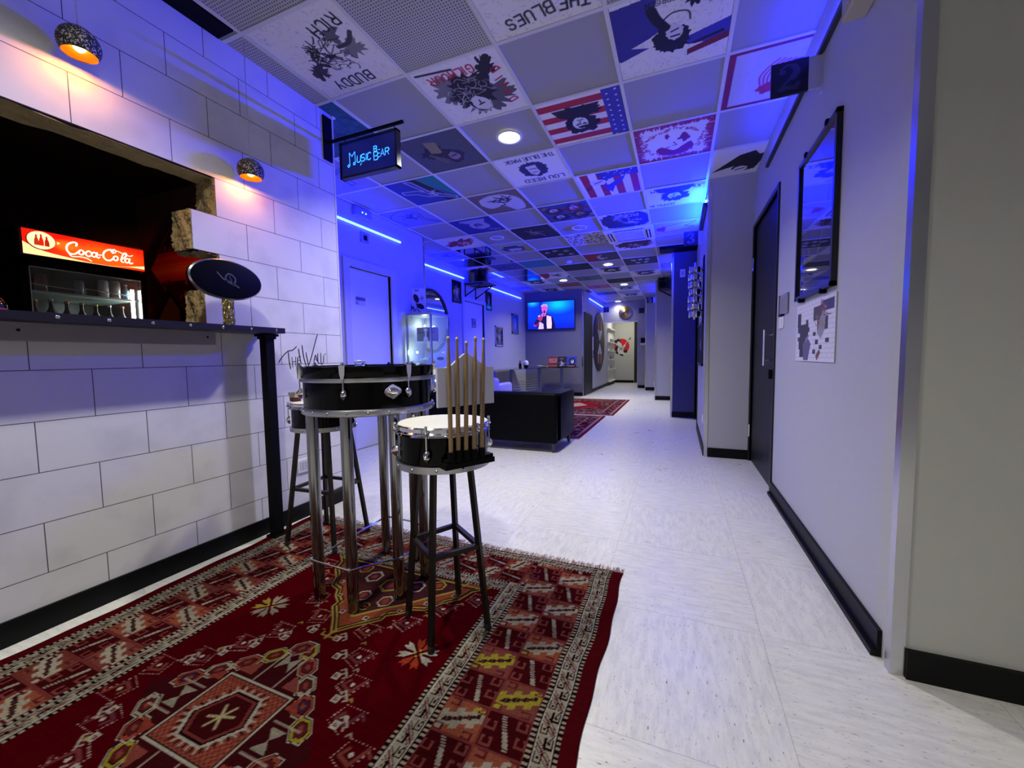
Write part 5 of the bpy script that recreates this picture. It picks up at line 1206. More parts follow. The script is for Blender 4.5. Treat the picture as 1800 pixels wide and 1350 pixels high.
# ================================================================== NUMBER SIGNS
def serif(cv, n, col):
    W = 2.2
    if n == '2': cv.line(curve_pts([(3, 9), (2.8, 10.6), (4.6, 11.8), (6.4, 11), (6.8, 9), (5.6, 6.6), (3.6, 4.2), (2.6, 2.2)]), .9, col); cv.line(curve_pts([(6.2, 11), (6.9, 9), (5.9, 6.6)]), 1.9, col); cv.line([(2.6, 2.5), (4.5, 2.9), (6.6, 2.2), (7.2, 3.8)], 1.6, col); cv.ell(3.1, 9.3, .95, .95, col)
    if n == '3': cv.line(curve_pts([(3, 10), (4.4, 11.8), (6.2, 10.8), (6, 8.2), (4.2, 7), (6.3, 6), (6.8, 3.8), (5, 2.2), (3, 3)]), 1.0, col); cv.line([(6.2, 10.8), (6.1, 8.4)], 1.9, col); cv.line([(6.6, 5.6), (6.6, 3.6)], 2.1, col); cv.ell(3.2, 9.9, .9, .9, col); cv.ell(3.2, 3.6, 1, 1, col)
    if n == '5': cv.line([(6.8, 11.4), (3.4, 11.4), (3.1, 7.4)], 1.3, col); cv.line(curve_pts([(3.1, 7.4), (5, 8.2), (6.7, 6.4), (6.6, 3.8), (4.8, 2.2), (3, 3.2)]), 1.2, col); cv.line([(6.5, 6.4), (6.5, 3.8)], 1.9, col); cv.ell(3.3, 3.6, .9, .9, col)
    if n == '6': cv.line(curve_pts([(6.6, 10.6), (5, 11.6), (3.4, 8), (3.4, 4), (5, 2.2), (6.8, 4.4), (5, 7.2), (3.6, 6)]), 1.3, col)
    if n == '7': cv.line([(3, 11.2), (7, 11.2), (4.8, 6.5), (4.6, 2.2)], 1.6, col)
def numsign(n, x0, x1, y, z0, z1, wallx, label, col='5a5a72', res=60):
    t = thing('number_sign', label, 'sign', (wallx, y, (z0+z1)/2), 0, None)
    cv = Cv(res, int(res*1.35), 10, 13.5, '0a0a12'); serif(cv, n, col)
    me = cv.mesh('panel', (x0-wallx, -.010, z0-(z0+z1)/2), (x1-x0, 0, 0), (0, 0, z1-z0), .016, '08080c'); put('panel', me, MV('sign_panel', .35), t)
    h = (z1-z0)/2; s = 1 if wallx > x0 else -1; a, b_ = sorted((x1-wallx if s > 0 else x0-wallx, 0))
    B().box(a, -.009, -h*.96, b_, .005, h*.96).box(min(0, -s*.004), -.02, -h*1.25, max(0, -s*.004), .02, h*1.25).out('wall_bracket', M('clear_bracket', 'b4b4c8', .25), t)
numsign('2', .435, .60, 2.6, 1.35+O, 1.515+O, RX, 'black number 2 sign sticking out near the ceiling above the black picture frame', '30304a', 90)
numsign('3', .045, .205, 5.5, 1.335+O, 1.50+O, .26, 'black number 3 sign sticking out above the chrome wall ornament', '6a6a86')
numsign('5', -.83, -.665, 12.0, 1.455+O, 1.615+O, -.50, 'black number 5 sign on the fourth pier', '9a9a98')
numsign('6', -1.165, -.995, 13.40, 1.325+O, 1.485+O, -.91, 'black number 6 sign at the right of the cymbal', '22222e')
numsign('7', -2.20, -2.03, 13.0, 1.37+O, 1.53+O, -2.3, 'black number 7 sign above the round wall disc', '3a3a50')

# ================================================================== RIGHT WALL
def frame_on_x(name, label, cat, x, y0, y1, z0, z1, sgn, cv, fw, fcol, depth=.02, glassy=True, mat=None, fmat=None, group=None):
    """framed picture on a wall facing sgn*X ; u runs so that it reads correctly from the room"""
    yc, zc_ = (y0+y1)/2, (z0+z1)/2; t = thing(name, label, cat, (x, yc, zc_), 0, group); hy, hz = (y1-y0)/2, (z1-z0)/2
    b = B()
    for q in ((-hy, -hz, hy, -hz+fw), (-hy, hz-fw, hy, hz), (-hy, -hz, -hy+fw, hz), (hy-fw, -hz, hy, hz)): b.box(min(0, sgn*depth), q[0], q[1], max(0, sgn*depth), q[2], q[3])
    b.out('frame', fmat or M('frame_'+fcol, fcol, .3), t)
    s = 1 if sgn > 0 else -1
    me = cv.mesh('picture', (sgn*depth*.55, -s*(hy-fw*.8), -hz+fw*.8), (0, s*2*(hy-fw*.8), 0), (0, 0, 2*(hz-fw*.8)), 0.0)
    put('picture', me, mat or (gloss_print if glassy else canvas_m), t); return t
# tall glazed poster (reads mostly as reflections)
cv = Cv(70, 90, 1, 1, '16161e'); cv.ell(.5, .62, .26, .22, '2a2a44'); cv.line(curve_pts([(.5+.27*math.cos(a), .58+.34*math.sin(a)) for a in np.linspace(0, 6.28, 24)]), .012, '8a8aa0'); cv.rect(.15, .12, .85, .2, '22222c')
t = frame_on_x('poster_frame', 'tall black-framed glossy picture on the right wall', 'picture', RX, 2.27, 2.89, .305+O, 1.085+O, -1, cv, .022, '060608', .024, mat=MV('deep_gloss_print', .03, coat=1.0), fmat=M('frame_black', '060608', .3))
for (y, z) in ((-.17, .395), (.17, .395), (-.17, -.395), (.2, -.395)): B().box(-.03, y-.012, z-.012, 0, y+.012, z+.012, bev=.003).out('clip', blackmat, t)
# brick-pattern collage print
cv = Cv(150, 150, 1, 1, 'c8c6d2'); r = random.Random(4)
for k in range(15):
    cv.line([(0, k/14), (1, k/14)], .005, '9896a8')
    for q in range(11): cv.line([((q+.5*(k % 2))/10, k/14), ((q+.5*(k % 2))/10, (k+1)/14)], .004, 'a8a6b8')
def bricks(cells, c_):
    for (x, y) in cells: cv.rect(1-(x+1)/16, y/14, 1-x/16, (y+1)/14, c_)
DKc = '3a3840'
L1 = {12: (9.5, 12), 11: (9, 12.5), 10: (9.5, 12.5), 9: (10, 14), 8: (9.5, 13)}
for y, (a_, b_) in {2: (2, 5), 3: (2, 6), 4: (1.5, 6), 5: (1.5, 6.5), 6: (1, 6), 7: (2, 6), 8: (1, 6.5), 9: (1, 6)}.items(): cv.rect(a_/16, (y-1)/14, b_/16, y/14, DKc)
for (x, y, w_, h_, c_) in ((.05, .60, .1, .25, DKc), (.30, .64, .07, .07, DKc), (.5, .66, .2, .22, '4a4650'), (.6, .5, .25, .2, DKc), (.72, .78, .25, .16, '3c3a6a'), (.5, .42, .07, .06, DKc), (.56, .28, .07, .07, DKc), (.8, .3, .08, .07, DKc), (.66, .2, .07, .07, DKc), (.5, .13, .07, .07, DKc)): cv.rect(x, y, x+w_, y+h_, c_)
cv.poly([(.25, .02), (.38, .02), (.45, .3), (.34, .42), (.22, .3)], '5a587c'); cv.poly([(.3, .3), (.42, .46), (.3, .4)], '7a78a0'); cv.poly([(.6, .46), (.72, .9), (.8, .85), (.78, .5), (.7, .36)], '8a8492'); cv.scribble(.74, .82, .12, 20, '6a3a4a', .014, 3); cv.scribble(.66, .62, .1, 14, '8a7468', .014, 5); cv.poly([(.62, .02), (.7, .15), (.66, .2), (.58, .1)], '6a4a3c')
z0_, z1_ = -.045+O, .275+O
t = thing('collage_print', 'white brick-pattern collage print hung below the tall black frame', 'poster', (RX, 2.575, (z0_+z1_)/2))
me = cv.mesh('print', (-.006, .325, z0_-(z0_+z1_)/2), (0, -.65, 0), (0, 0, z1_-z0_), .005, 'b8b6c0'); put('print', me, canvas_m, t)
# little cards and switch by the door
t = thing('clip_board', 'small grey printed card holder beside the dark door', 'card', (RX, 3.24, .33+O)); cv = Cv(40, 40, 1, 1, '8c8a9c')
for k in range(9): cv.line([(.15, .15+.08*k), (.85, .15+.08*k)], .02, '6a6880')
put('card', cv.mesh('card', (-.012, .10, -.065), (0, -.22, 0), (0, 0, .13), .008, '8a8898'), gloss_print, t); B().box(-.014, .09, -.07, 0, .105, .07).box(-.016, .0, -.075, 0, .10, -.062).out('holder', blackmat, t)
t = thing('light_switch', 'white switch plate beside the dark door handle', 'switch', (RX, 3.30, .212+O)); B().box(-.008, -.062, -.04, 0, .062, .04, bev=.003).out('plate', white_m, t); B().box(-.012, -.03, -.02, -.008, .0, .02).out('rocker', white_m, t)
# white box at the very top of the wall
t = thing('wall_speaker', 'white box mounted at the top of the right wall, cut by the photo edge', 'speaker', (RX, 1.96, 1.33+O)); B().box(-.08, -.11, -.03, 0, .11, .26, bev=.01).out('housing', M('cream_plastic', 'a8a294', .5), t); B().box(-.084, -.085, -.005, -.08, .085, .235).out('grille', M('grey_grille'), t)

# chrome ornament made of stacked drum lugs on the wall beyond the first pier
t = thing('chrome_wall_ornament', 'stack of chrome drum hardware mounted on the wall beyond the first pier', 'ornament', (.26, 5.1, .70+O)); r = random.Random(6)
B().box(-.012, -.10, -.36, 0, .10, .40, bev=.003).out('back_board', blackgloss, t)
for k in range(7):
    z = -.24+.083*k; b = B(); b.lathe([(.052, z-.032), (.060, z-.028), (.060, z+.028), (.052, z+.032)], 20, (-.095, 0, 0)); b.out('chrome_ring', chrome, t, True)
    for q in range(5): a = q*1.256+k*.4; B().tube([(-.095+.066*math.cos(a), .066*math.sin(a), z-.036), (-.095+.066*math.cos(a), .066*math.sin(a), z+.036)], [.010, .007], 8).out('chrome_lug', chrome, t, True)
B().tube([(-.095, 0, -.30), (-.095, 0, .34)], .012).tube([(-.095, 0, .25), (0, 0, .25)], .008).tube([(-.095, 0, -.2), (0, 0, -.2)], .008).out('rod', chrome, t, True)
cv = Cv(50, 80, 1, 1, '3a3a44'); cv.rect(.1, .06, .9, .94, '6c6c78'); cv.face(.5, .55, .25, '24242c', seed=5)
frame_on_x('picture_frame', 'dark framed picture below the chrome ornament on the right', 'picture', .26, 5.0, 5.9, -.13+O, .385+O, -1, cv, .03, '15151a')
t = thing('wall_switch', 'small white switch on the dark blue pier', 'switch', (.05, 7.28, 1.335+O)); B().box(-.04, -.01, -.065, .04, 0, .065, bev=.004).out('plate', white_m, t); B().box(-.015, -.014, -.03, .015, -.01, .03).out('rocker', M('grey_grille'), t)
t = thing('wall_socket', 'white socket low on the wall beyond the first pier', 'socket', (.26, 4.86, .34)); B().box(-.01, -.06, -.04, 0, .06, .04, bev=.003).out('plate', white_m, t)
t = thing('plug_adapter', 'small white plug low on the fourth pier', 'plug', (-.60, 12.67, .20)); B().box(-.06, -.04, -.07, .05, 0, .07, bev=.01).out('housing', white_m, t)
t = thing('wall_socket', 'white double socket low on the block wall behind the far stool', 'socket', (WX, 1.905, .35)); B().box(0, -.045, -.045, .01, .045, .045, bev=.003).out('plate', white_m, t)
for s_ in (-.022, .0, .022): B().box(.0095, s_-.009, -.028, .0125, s_+.009, .028).out('module', M('pale_module', 'b8b8c2', .4), t)

# ================================================================== SPEAKERS
def speaker(x, y, z, w_, d, h, rz, label, sx=.0, shelf=True):
    t = thing('loudspeaker', label, 'speaker', (x, y, z), rz, None)
    B().box(-w_/2, -d/2, 0, w_/2, d/2, h, bev=.008).out('cabinet', M('black_speaker_wood', '0a0a10', .45), t)
    for (zz, rr) in ((h*.32, w_*.34), (h*.75, w_*.17)):
        B().lathe([(rr, -d/2-.004), (rr*.9, -d/2-.008), (rr*.55, -d/2+.0), (rr*.3, -d/2-.003), (.001, -d/2-.006)], 24, (0, 0, zz), 'Y').out('cone', blackgloss, t, True)
    return t
speaker(-3.66, 7.32, 1.47+O, .24, .28, .265, math.radians(18), 'black loudspeaker on a bracket shelf above the toilet door')
t = thing('bracket_shelf', 'small grey bracket shelf under the loudspeaker above the toilet door', 'shelf', (-3.9, 7.30, 1.46+O))
B().box(.0, -.26, -.012, .46, .28, .006).out('board', M('grey_shelf_board', '4c4c58', .5), t)
for y in (-.22, .22): B().tube([(.006, y, -.02), (.006, y, -.28)], .010, sq=True).tube([(.006, y, -.02), (.40, y, -.02)], .010, sq=True).tube([(.006, y, -.25), (.38, y, -.025)], .009, sq=True).out('bracket', darkiron, t)
speaker(-.335, 9.83, 1.48+O, .21, .22, .28, 0, 'black loudspeaker high on the third pier')
t = thing('bracket_shelf', 'small bracket under the loudspeaker on the third pier', 'shelf', (-.30, 9.97, 1.47+O)); B().box(-.13, -.28, -.012, .16, 0, .005).out('board', M('grey_shelf_board'), t); B().tube([(-.12, -.26, -.015), (.18, -.02, -.16)], .010, sq=True).out('bracket', darkiron, t)

# ================================================================== LEFT RECESS : PICTURES, MIRROR, TV
def simplepic(seed, bg, fg, acc=None):
    cv = Cv(40, 60, 1, 1, bg); cv.face(.5, .55, .28, fg, '8c8c9c', seed=seed); cv.scribble(.5, .3, .3, 10, '9a9aac', .02, seed)
    if acc: cv.rect(.08, .04, .92, .2, acc)
    return cv
frame_on_x('picture_frame', 'black framed poster below the light bar, left of the toilet door', 'picture', -3.9, 6.58, 6.90, 1.04+O, 1.45+O, 1, simplepic(3, '15151f', '3c3c50'), .03, '08080c')
frame_on_x('picture_frame', 'black framed picture with a bright turquoise strip, right of the toilet door', 'picture', -3.9, 7.99, 8.27, 1.04+O, 1.44+O, 1, simplepic(4, '15151f', '4a4a60', '28d0c8'), .03, '08080c')
frame_on_x('picture_frame', 'silver framed dark picture lower on the recess wall', 'picture', -3.9, 8.45, 8.90, .255+O, .73+O, 1, simplepic(6, '101018', '5a5a6c'), .035, '9a9aa8')
frame_on_x('picture_frame', 'greenish framed blue picture nearest the television wall', 'picture', -3.9, 9.46, 9.90, .595+O, 1.10+O, 1, simplepic(7, '2c40b8', '4a70d0'), .045, '6a6c50')
cv = Cv(30, 30, 1, 1, 'b4b4c4'); cv.rect(.2, .2, .42, .75, '4a4a5c'); cv.rect(.58, .2, .8, .75, '4a4a5c'); cv.ell(.31, .84, .1, .1, '4a4a5c'); cv.ell(.69, .84, .1, .1, '4a4a5c')
frame_on_x('toilet_sign', 'small square toilet sign on the white door under the loudspeaker', 'sign', -3.93, 7.40, 7.56, .62+O, .80+O, 1, cv, .012, '3c3c4c', .01)
for (z0, z1, c_, tx, lb) in ((.675+O, .715+O, '6a6a80', 'PRIVATO', 'upper grey name plate on the nearest white door'), (.625+O, .668+O, 'b0b0c8', 'WC', 'lower pale name plate on the nearest white door')):
    cv = Cv(60, 24, 6, 2, c_); cv.text(tx[:7], .4, .5, 1.0, '2c2c48', .16, sp=.7)
    t = thing('door_plate', lb, 'sign', (-3.415, 3.70, (z0+z1)/2)); put('plate', cv.mesh('plate', (.006, -.075, -(z1-z0)/2), (0, .15, 0), (0, 0, z1-z0), .005, '8a8aa0'), canvas_m, t)
t = thing('emergency_light', 'small pale box with two tiny lights above the nearest light bar', 'light', (-3.385, 3.72, 1.70+O-.04)); B().box(0, -.13, -.05, .05, .13, .05, bev=.008).out('housing', M('pale_blue_plastic', '8a8ab8', .4), t)
for s_ in (-.025, .03): B().sph((.052, s_, 0), .007, (1, 1, 1), 8).out('indicator', M('cyan_indicator', 'ffffff', .5, emit=(.3, .8, 1), es=4), t)
t = thing('thermostat', 'small white square thermostat with dark face above the nearest white door', 'thermostat', (-3.385, 3.76, 1.40+O)); B().box(0, -.06, -.06, .02, .06, .06, bev=.004).out('housing', M('pale_blue_plastic'), t); B().box(.019, -.025, -.03, .023, .03, .025).out('display', blackmat, t)
# round mirror
MYc, MZc, MR = 5.87, .63+O, .54
t = thing('round_mirror', 'large round dark-framed mirror behind the glass cabinet', 'mirror', (-3.9, MYc, MZc))
B().lathe([(MR-.05, .004), (MR-.05, .028), (MR, .028), (MR+.004, .012), (MR, .0)], 72, axis='X', caps=False).out('frame', M('dark_mirror_frame', '14141e', .4), t, True)
B().lathe([(MR-.045, .004), (MR-.045, .012), (.001, .012)], 72, axis='X').out('mirror_glass', mirror_m, t, True)
# television
TV0, TV1, TZ0, TZ1 = -3.80, -2.49, .718+O, 1.47+O
cv = Cv(200, 116, 16, 9.3, '0838b4'); X, Y = cv.X, cv.Y
g = np.clip(1-np.hypot((X-10.5)/6.5, (Y-8.2)/3.6), 0, 1)[..., None]; cv.a = cv.a*(1-g)+cv.c('10e0e8')*g
g = np.clip(1-np.hypot((X-1.8)/2.6, (Y-9.2)/1.8), 0, 1)[..., None]; cv.a = cv.a*(1-g)+cv.c('20e8ec')*g; g = np.clip((3.6-Y)/4, 0, 1)[..., None]; cv.a = cv.a*(1-g)+cv.c('0418a0')*g
cv.rect(4.1, 5.5, 5.2, 9.3, '082a80')
cv.poly(curve_pts([(3.6, 0), (3.4, 2.8), (3.5, 4.4), (4.6, 5.0), (5.4, 5.1), (6.6, 5.0), (8.3, 4.4), (9.1, 2.6), (9.7, .2), (9.5, 0)], 5)+[(3.6, 0)], '0a0e34')
cv.poly([(6.7, .2), (6.6, 4.7), (8.2, 4.2), (8.4, 2), (8.3, .2)], 'e8c8d0'); cv.poly([(3.7, .1), (4.2, 2.6), (5.5, 1.8), (5.6, .1)], 'd8b8d0'); cv.poly([(3.6, 4.6), (4.4, 4.9), (4.6, 4.0), (3.9, 3.9)], 'd0c8e0')
cv.poly([(2.1, 1.6), (3.3, 3.6), (4.9, 5.1), (5.6, 4.6), (5.4, 3.4), (4.6, 2.8), (3.0, 1.1), (2.2, 1.0)], 'b0305c'); cv.poly([(3.1, 3.6), (2.2, 1.9), (3.0, 1.4), (4.4, 3.0)], '1a1440')
cv.ell(5.9, 6.9, 1.05, 1.45, 'd84a90'); cv.blob(5.9, 7.9, 1.15, .65, 'b0a8bc', .12, 24, 1, 3); cv.ell(5.9, 7.0, .85, 1.1, 'e0609a'); cv.line([(5.4, 7.2), (5.7, 7.2)], .16, '6a1444'); cv.line([(6.1, 7.2), (6.5, 7.2)], .16, '6a1444'); cv.line([(5.9, 7.1), (5.8, 6.6), (6.1, 6.5)], .12, 'b03070'); cv.ell(5.85, 6.1, .28, .32, '3a0a24')
cv.poly([(4.8, 4.9), (5.4, 5.6), (6.4, 5.5), (6.2, 4.5), (5.3, 4.2)], 'f08ab0'); cv.line([(5.9, 5.8), (5.3, 3.4), (5.0, 2.6)], .3, '14081c'); cv.blob(5.85, 5.75, .32, .3, '201428', .1, 14, 1, 2)
for q in range(4): cv.line([(5.0+.1*q, 5.2-.22*q), (5.9+.08*q, 5.15-.2*q)], .1, 'b04478')
t = thing('television', 'wall television showing a singer with a microphone in blue light', 'television', ((TV0+TV1)/2, 10.45, (TZ0+TZ1)/2)); hw_, hh = (TV1-TV0)/2, (TZ1-TZ0)/2
B().box(-hw_, -.09, -hh, hw_, -.05, hh, bev=.006).box(-.3, -.05, -.2, .3, 0, .2).out('housing', M('black_tv_plastic', '060608', .3), t)
put('screen', cv.mesh('screen', (-hw_+.014, -.0915, -hh+.018), (2*hw_-.028, 0, 0), (0, 0, 2*hh-.034)), MV('tv_screen', .3, emit=1.1), t)
B().box(-.36, -.015, hh, -.34, 0, CZ-(TZ0+TZ1)/2).out('cable_duct', wall_dark, t)

# ================================================================== GLASS CABINET
CX0, CX1, CY0, CY1, CZT = -3.36, -2.965, 4.46, 4.90, .60+O
t = thing('display_cabinet', 'tall lit glass display cabinet by the recess corner', 'cabinet', ((CX0+CX1)/2, (CY0+CY1)/2, 0)); hx, hy = (CX1-CX0)/2, (CY1-CY0)/2
B().box(-hx, -hy, 0, hx, hy, .18).out('plinth', alu, t); B().box(-hx, -hy, CZT-.03, hx, hy, CZT).out('top_panel', M('cabinet_top_grey', '9aa4a8', .4), t)
for (x, y) in ((-hx, -hy), (hx, -hy), (-hx, hy), (hx, hy)): B().box(min(x, x-.022*(1 if x > 0 else -1)), min(y, y-.022*(1 if y > 0 else -1)), .18, max(x, x-.022*(1 if x > 0 else -1)), max(y, y-.022*(1 if y > 0 else -1)), CZT-.03).out('post', alu, t)
cg = M('cabinet_glass', 'e8fff8', .0, alpha=.10, spec=.6)
B().box(-hx+.022, -hy+.006, .18, hx-.022, -hy+.011, CZT-.03).out('glass_pane', cg, t); B().box(hx-.011, -hy+.022, .18, hx-.006, hy-.022, CZT-.03).out('glass_pane', cg, t); B().box(-hx+.022, hy-.011, .18, hx-.022, hy-.006, CZT-.03).out('glass_pane', cg, t)
SH = (.52, .83, 1.02, 1.27)
for z in SH: B().box(-hx+.01, -hy+.01, z, hx-.01, hy-.01, z+.006).out('glass_shelf', M('shelf_glass', 'b8f0e0', .02, alpha=.35), t)
case_b = M('case_bulb', 'ffffff', .3, emit=(.78, 1, .92), es=30)
for (x, y, z) in ((-.1, -.12, 1.13), (.06, .05, .74), (-.12, .1, 1.50)):
    B().sph((x, y, z), .013, (1, 1, 1), 10).out('spot_bulb', case_b, t, True)
    l = bpy.data.lights.new('case_bulb', 'POINT'); l.energy = E_CASE; l.color = (.75, 1, .9); l.shadow_soft_size = .02; lo = bpy.data.objects.new('case_bulb', l); COL.objects.link(lo); lo.location = ((CX0+CX1)/2+x, (CY0+CY1)/2+y, z)
cxm, cym = (CX0+CX1)/2, (CY0+CY1)/2
t = thing('toy_amplifier', 'grey black model box with rounded ends on the upper cabinet shelf', 'model', (cxm, cym-.02, 1.276)); B().box(-.14, -.05, 0, .15, .05, .19, bev=.012).out('case', M('grey_model_case', '4a4c50', .5), t); B().box(-.12, -.053, .11, .14, -.05, .125).box(.02, -.053, .02, .06, -.05, .10).out('strip', blackmat, t)
t = thing('small_trophy', 'small pale figure on the upper cabinet shelf behind the post', 'figurine', (cxm+.05, cym-.13, 1.276)); B().lathe([(.03, 0), (.03, .05), (.012, .06), (.012, .12), (.03, .16), (.002, .17)], 16).out('figure', M('pale_porcelain', 'c8d0d4', .3), t, True)
t = thing('small_cymbal', 'bright small cymbal lying on the middle cabinet shelf', 'cymbal', (cxm-.03, cym-.03, 1.030)); B().lathe([(.105, 0), (.09, .006), (.04, .025), (.025, .038), (.001, .042)], 32).out('disc', M('silver_cymbal', 'c8ccc8', .25, 1.0), t, True)
t = thing('dark_cap', 'black flat cap on the middle cabinet shelf', 'cap', (cxm+.11, cym+.12, 1.03)); B().sph((0, 0, .012), .05, (1, 1, .5), 14).out('crown', blackmat, t, True)
t = thing('glass_goblet', 'clear goblet on the third cabinet shelf', 'glass', (cxm+.08, cym+.02, .838)); B().lathe([(.03, 0), (.005, .008), (.005, .06), (.03, .09), (.032, .14)], 18, caps=False).out('bowl', glass, t, True)
for (dx, dy, lb) in ((.0, -.1, 'silver rod ornament on the lower cabinet shelf nearest the table'), (.1, .05, 'silver rod ornament on the lower cabinet shelf near its right post')):
    t = thing('rod_ornament', lb, 'ornament', (cxm+dx, cym+dy, .527)); B().lathe([(.03, 0), (.008, .01), (.008, .1), (.02, .13), (.008, .16), (.012, .22), (.002, .24)], 14).out('rod', chrome, t, True)
# record poster leaning on the cabinet
cv = Cv(90, 120, 1, 1.3, 'd8d8f0'); cv.ell(.44, .78, .14, .24, '2c1430', rot=.4); cv.ell(.66, .36, .22, .13, '2c1430', rot=-.5); cv.line([(.42, .6), (.5, .2), (.6, .05)], .05, '4a3468'); cv.text('MEHR', .40, 1.15, .07, '3a3880', .015); cv.text('2022', .06, .12, .12, '22224a', .025); cv.scribble(.2, .3, .14, 22, '22224a', .02, 3); cv.scribble(.75, .75, .12, 16, '5a5aa0', .015, 4)
t = thing('leaning_poster', 'white printed poster board with dark petals standing on the glass cabinet', 'poster', (-3.28, 4.62, CZT))
put('board', cv.mesh('board', (-.13, -.01, .012), (.265, .03, 0), (-.035, .03, .34), .01, '24243c'), canvas_m, t)
B().tube([(-.145, .02, .37), (-.10, .0, .0), (-.085, -.03, -.04)], .006, sq=True).out('stand', blackmat, t)

# ================================================================== SOFA, ARMCHAIR, GLASS TABLE
t = thing('black_sofa', 'black leather sofa with its back to the bar', 'sofa', (-2.0, 4.55, 0))
sx0, sx1, sy0, sy1 = -.83, .80, -.41, .405
B().box(sx0, sy0, .10, sx1, sy0+.20, .655, bev=.025).out('backrest', leather, t, True)
for s_ in (0, 1):
    a_ = sx1-.19 if s_ else sx0; b = B().box(a_, sy0+.02, .10, a_+.19, sy1, .645, bev=.028).out('armrest', leather, t, True)
B().box(sx0+.19, sy0+.2, .12, sx1-.19, sy1-.02, .30, bev=.02).out('base', leather, t, True)
for k in range(2):
    w_ = (sx1-sx0-.38)/2; B().box(sx0+.19+k*w_+.003, sy0+.2, .30, sx0+.19+(k+1)*w_-.003, sy1, .43, bev=.03).out('seat_cushion', leather, t, True)
for (x, y) in ((sx0+.05, sy0+.06), (sx1-.05, sy0+.05), (sx0+.05, sy1-.05), (sx1-.04, sy1-.14)): B().lathe([(.016, 0), (.024, .11)], 16, (x, y, 0)).out('leg', M('dull_steel_foot', '4c4a4c', .35, .9), t, True)
t = thing('white_armchair', 'white rounded armchair showing past the drumstick backrest', 'armchair', (-3.08, 6.35, .0095)); wl = M('white_leather', 'c4c4d4', .4)
B().box(-.32, -.32, .12, .32, .32, .42, bev=.06).out('seat', wl, t, True); B().box(-.32, -.36, .30, .34, -.22, .70, bev=.06).out('backrest', wl, t, True)
for x in (-.34, .22): B().box(x, -.3, .2, x+.13, .3, .60, bev=.05).out('armrest', wl, t, True)
for (x, y) in ((-.27, -.27), (.27, -.27), (-.27, .27), (.27, .27)): B().lathe([(.016, 0), (.02, .13)], 12, (x, y, 0)).out('leg', alu, t, True)
# glass counter
TZc = -.268+O
t = thing('glass_console_table', 'angular dark glass table on silver louvred legs below the television', 'table', (-3.0, 9.2, 0))
P = [(-.85, -1.9), (-.52, -1.9), (-.30, -.75), (.15, .15), (.66, .45), (.66, .95), (-.2, .95), (-.85, .4)]
B().prism(P, (1, 0, 0), (0, 1, 0), (0, 0, 1), (0, 0, TZc-.012), .012).out('glass_top', M('smoked_glass', '1c2228', .04, alpha=.75, coat=1), t)
silv = M('silver_leg_metal', '7c8088', .35, .7)
LP = ((-.68, -1.75), (-.42, -.95), (-.08, .0), (.34, .48), (-.68, -.3))
for (x, y) in LP: B().box(x-.035, y-.035, .0095, x+.035, y+.035, TZc-.012).out('leg', silv, t)
for (a_, b2_) in (((-.68, -1.75), (-.42, -.95)), ((-.42, -.95), (-.08, .0))):
    b = B()
    for k in range(5): b.tube([(a_[0], a_[1], .50-.055*k), ((a_[0]+b2_[0])/2, (a_[1]+b2_[1])/2, .48-.055*k), (b2_[0], b2_[1], .50-.055*k)], .009, 8)
    b.out('louver', silv, t, True)
B().box(-.66, -1.66, .63, -.48, -1.65, .755).out('hanging_cloth', M('pale_blue_cloth', '7c84b0', .8), t)
def bk(cvf, x, y, label, wdt=.24, h=.25, name='record_sleeve'):
    cv = Cv(60, 60, 1, 1, '202030'); cvf(cv); t = thing(name, label, 'record', (x, y, TZc), 0, 'record sleeves standing on the glass table')
    put('sleeve', cv.mesh('sleeve', (-wdt/2, 0, .012), (wdt, 0, 0), (0, .05, h), .012, '1c1c24'), canvas_m, t); B().box(-wdt/2, -.02, 0, wdt/2, .09, .01).out('stand', blackmat, t)
def r1(s): s.a[:] = s.c('7a1c18'); s.text('ROCK', .12, .5, .3, 'c08070', .07); s.line([(.1, .4), (.9, .44)], .06, 'c08070'); s.rect(0, 0, 1, .12, 'a8604c')
def r2(s): s.a[:] = s.c('12121a'); s.text('ROCK', .3, .72, .12, '8a6a70', .03); s.scribble(.5, .3, .24, 26, 'c0b8c0', .03, 3)
def r3(s): s.a[:] = s.c('1c34a8'); s.face(.55, .55, .3, '10101c', 'd0d0e0', seed=8); s.rect(.1, 0, .8, .08, 'c06050')
bk(r1, -2.99, 9.98, 'red record sleeve, leftmost of the three on the glass table'); bk(r2, -2.74, 9.98, 'black record sleeve between the red and the blue one'); bk(r3, -2.49, 9.98, 'blue record sleeve with a face, rightmost on the glass table')
t = thing('paper_pile', 'loose white papers on the glass table left of the record sleeves', 'papers', (-3.20, 9.75, TZc)); b = B(); r = random.Random(2)
for k in range(7): a = r.random()*3; b.prism([(-.08, -.05), (.08, -.05), (.08, .05), (-.08, .05)], (math.cos(a), math.sin(a), 0), (-math.sin(a), math.cos(a), .1), (0, 0, 1), (r.uniform(-.1, .1), r.uniform(-.06, .06), .004+.006*k), .002)
b.out('sheets', M('paper', 'b4a8a8', .8), t)
t = thing('small_bottle', 'small dark bottle on the left part of the glass table', 'bottle', (-3.50, 9.0, TZc)); B().lathe([(.035, 0), (.035, .1), (.012, .13), (.012, .18), (.002, .18)], 16).out('glass_body', blackgloss, t, True)
t = thing('round_candle_holder', 'round pale candle glass beside the small dark bottle', 'candle holder', (-3.38, 9.08, TZc)); b = B().sph((0, 0, .11), .065, (1, 1, 1.25), 18); b.out('globe', M('pale_porcelain'), t, True); B().lathe([(.04, 0), (.05, .02), (.06, .07)], 18, caps=False).out('base', blackgloss, t, True)

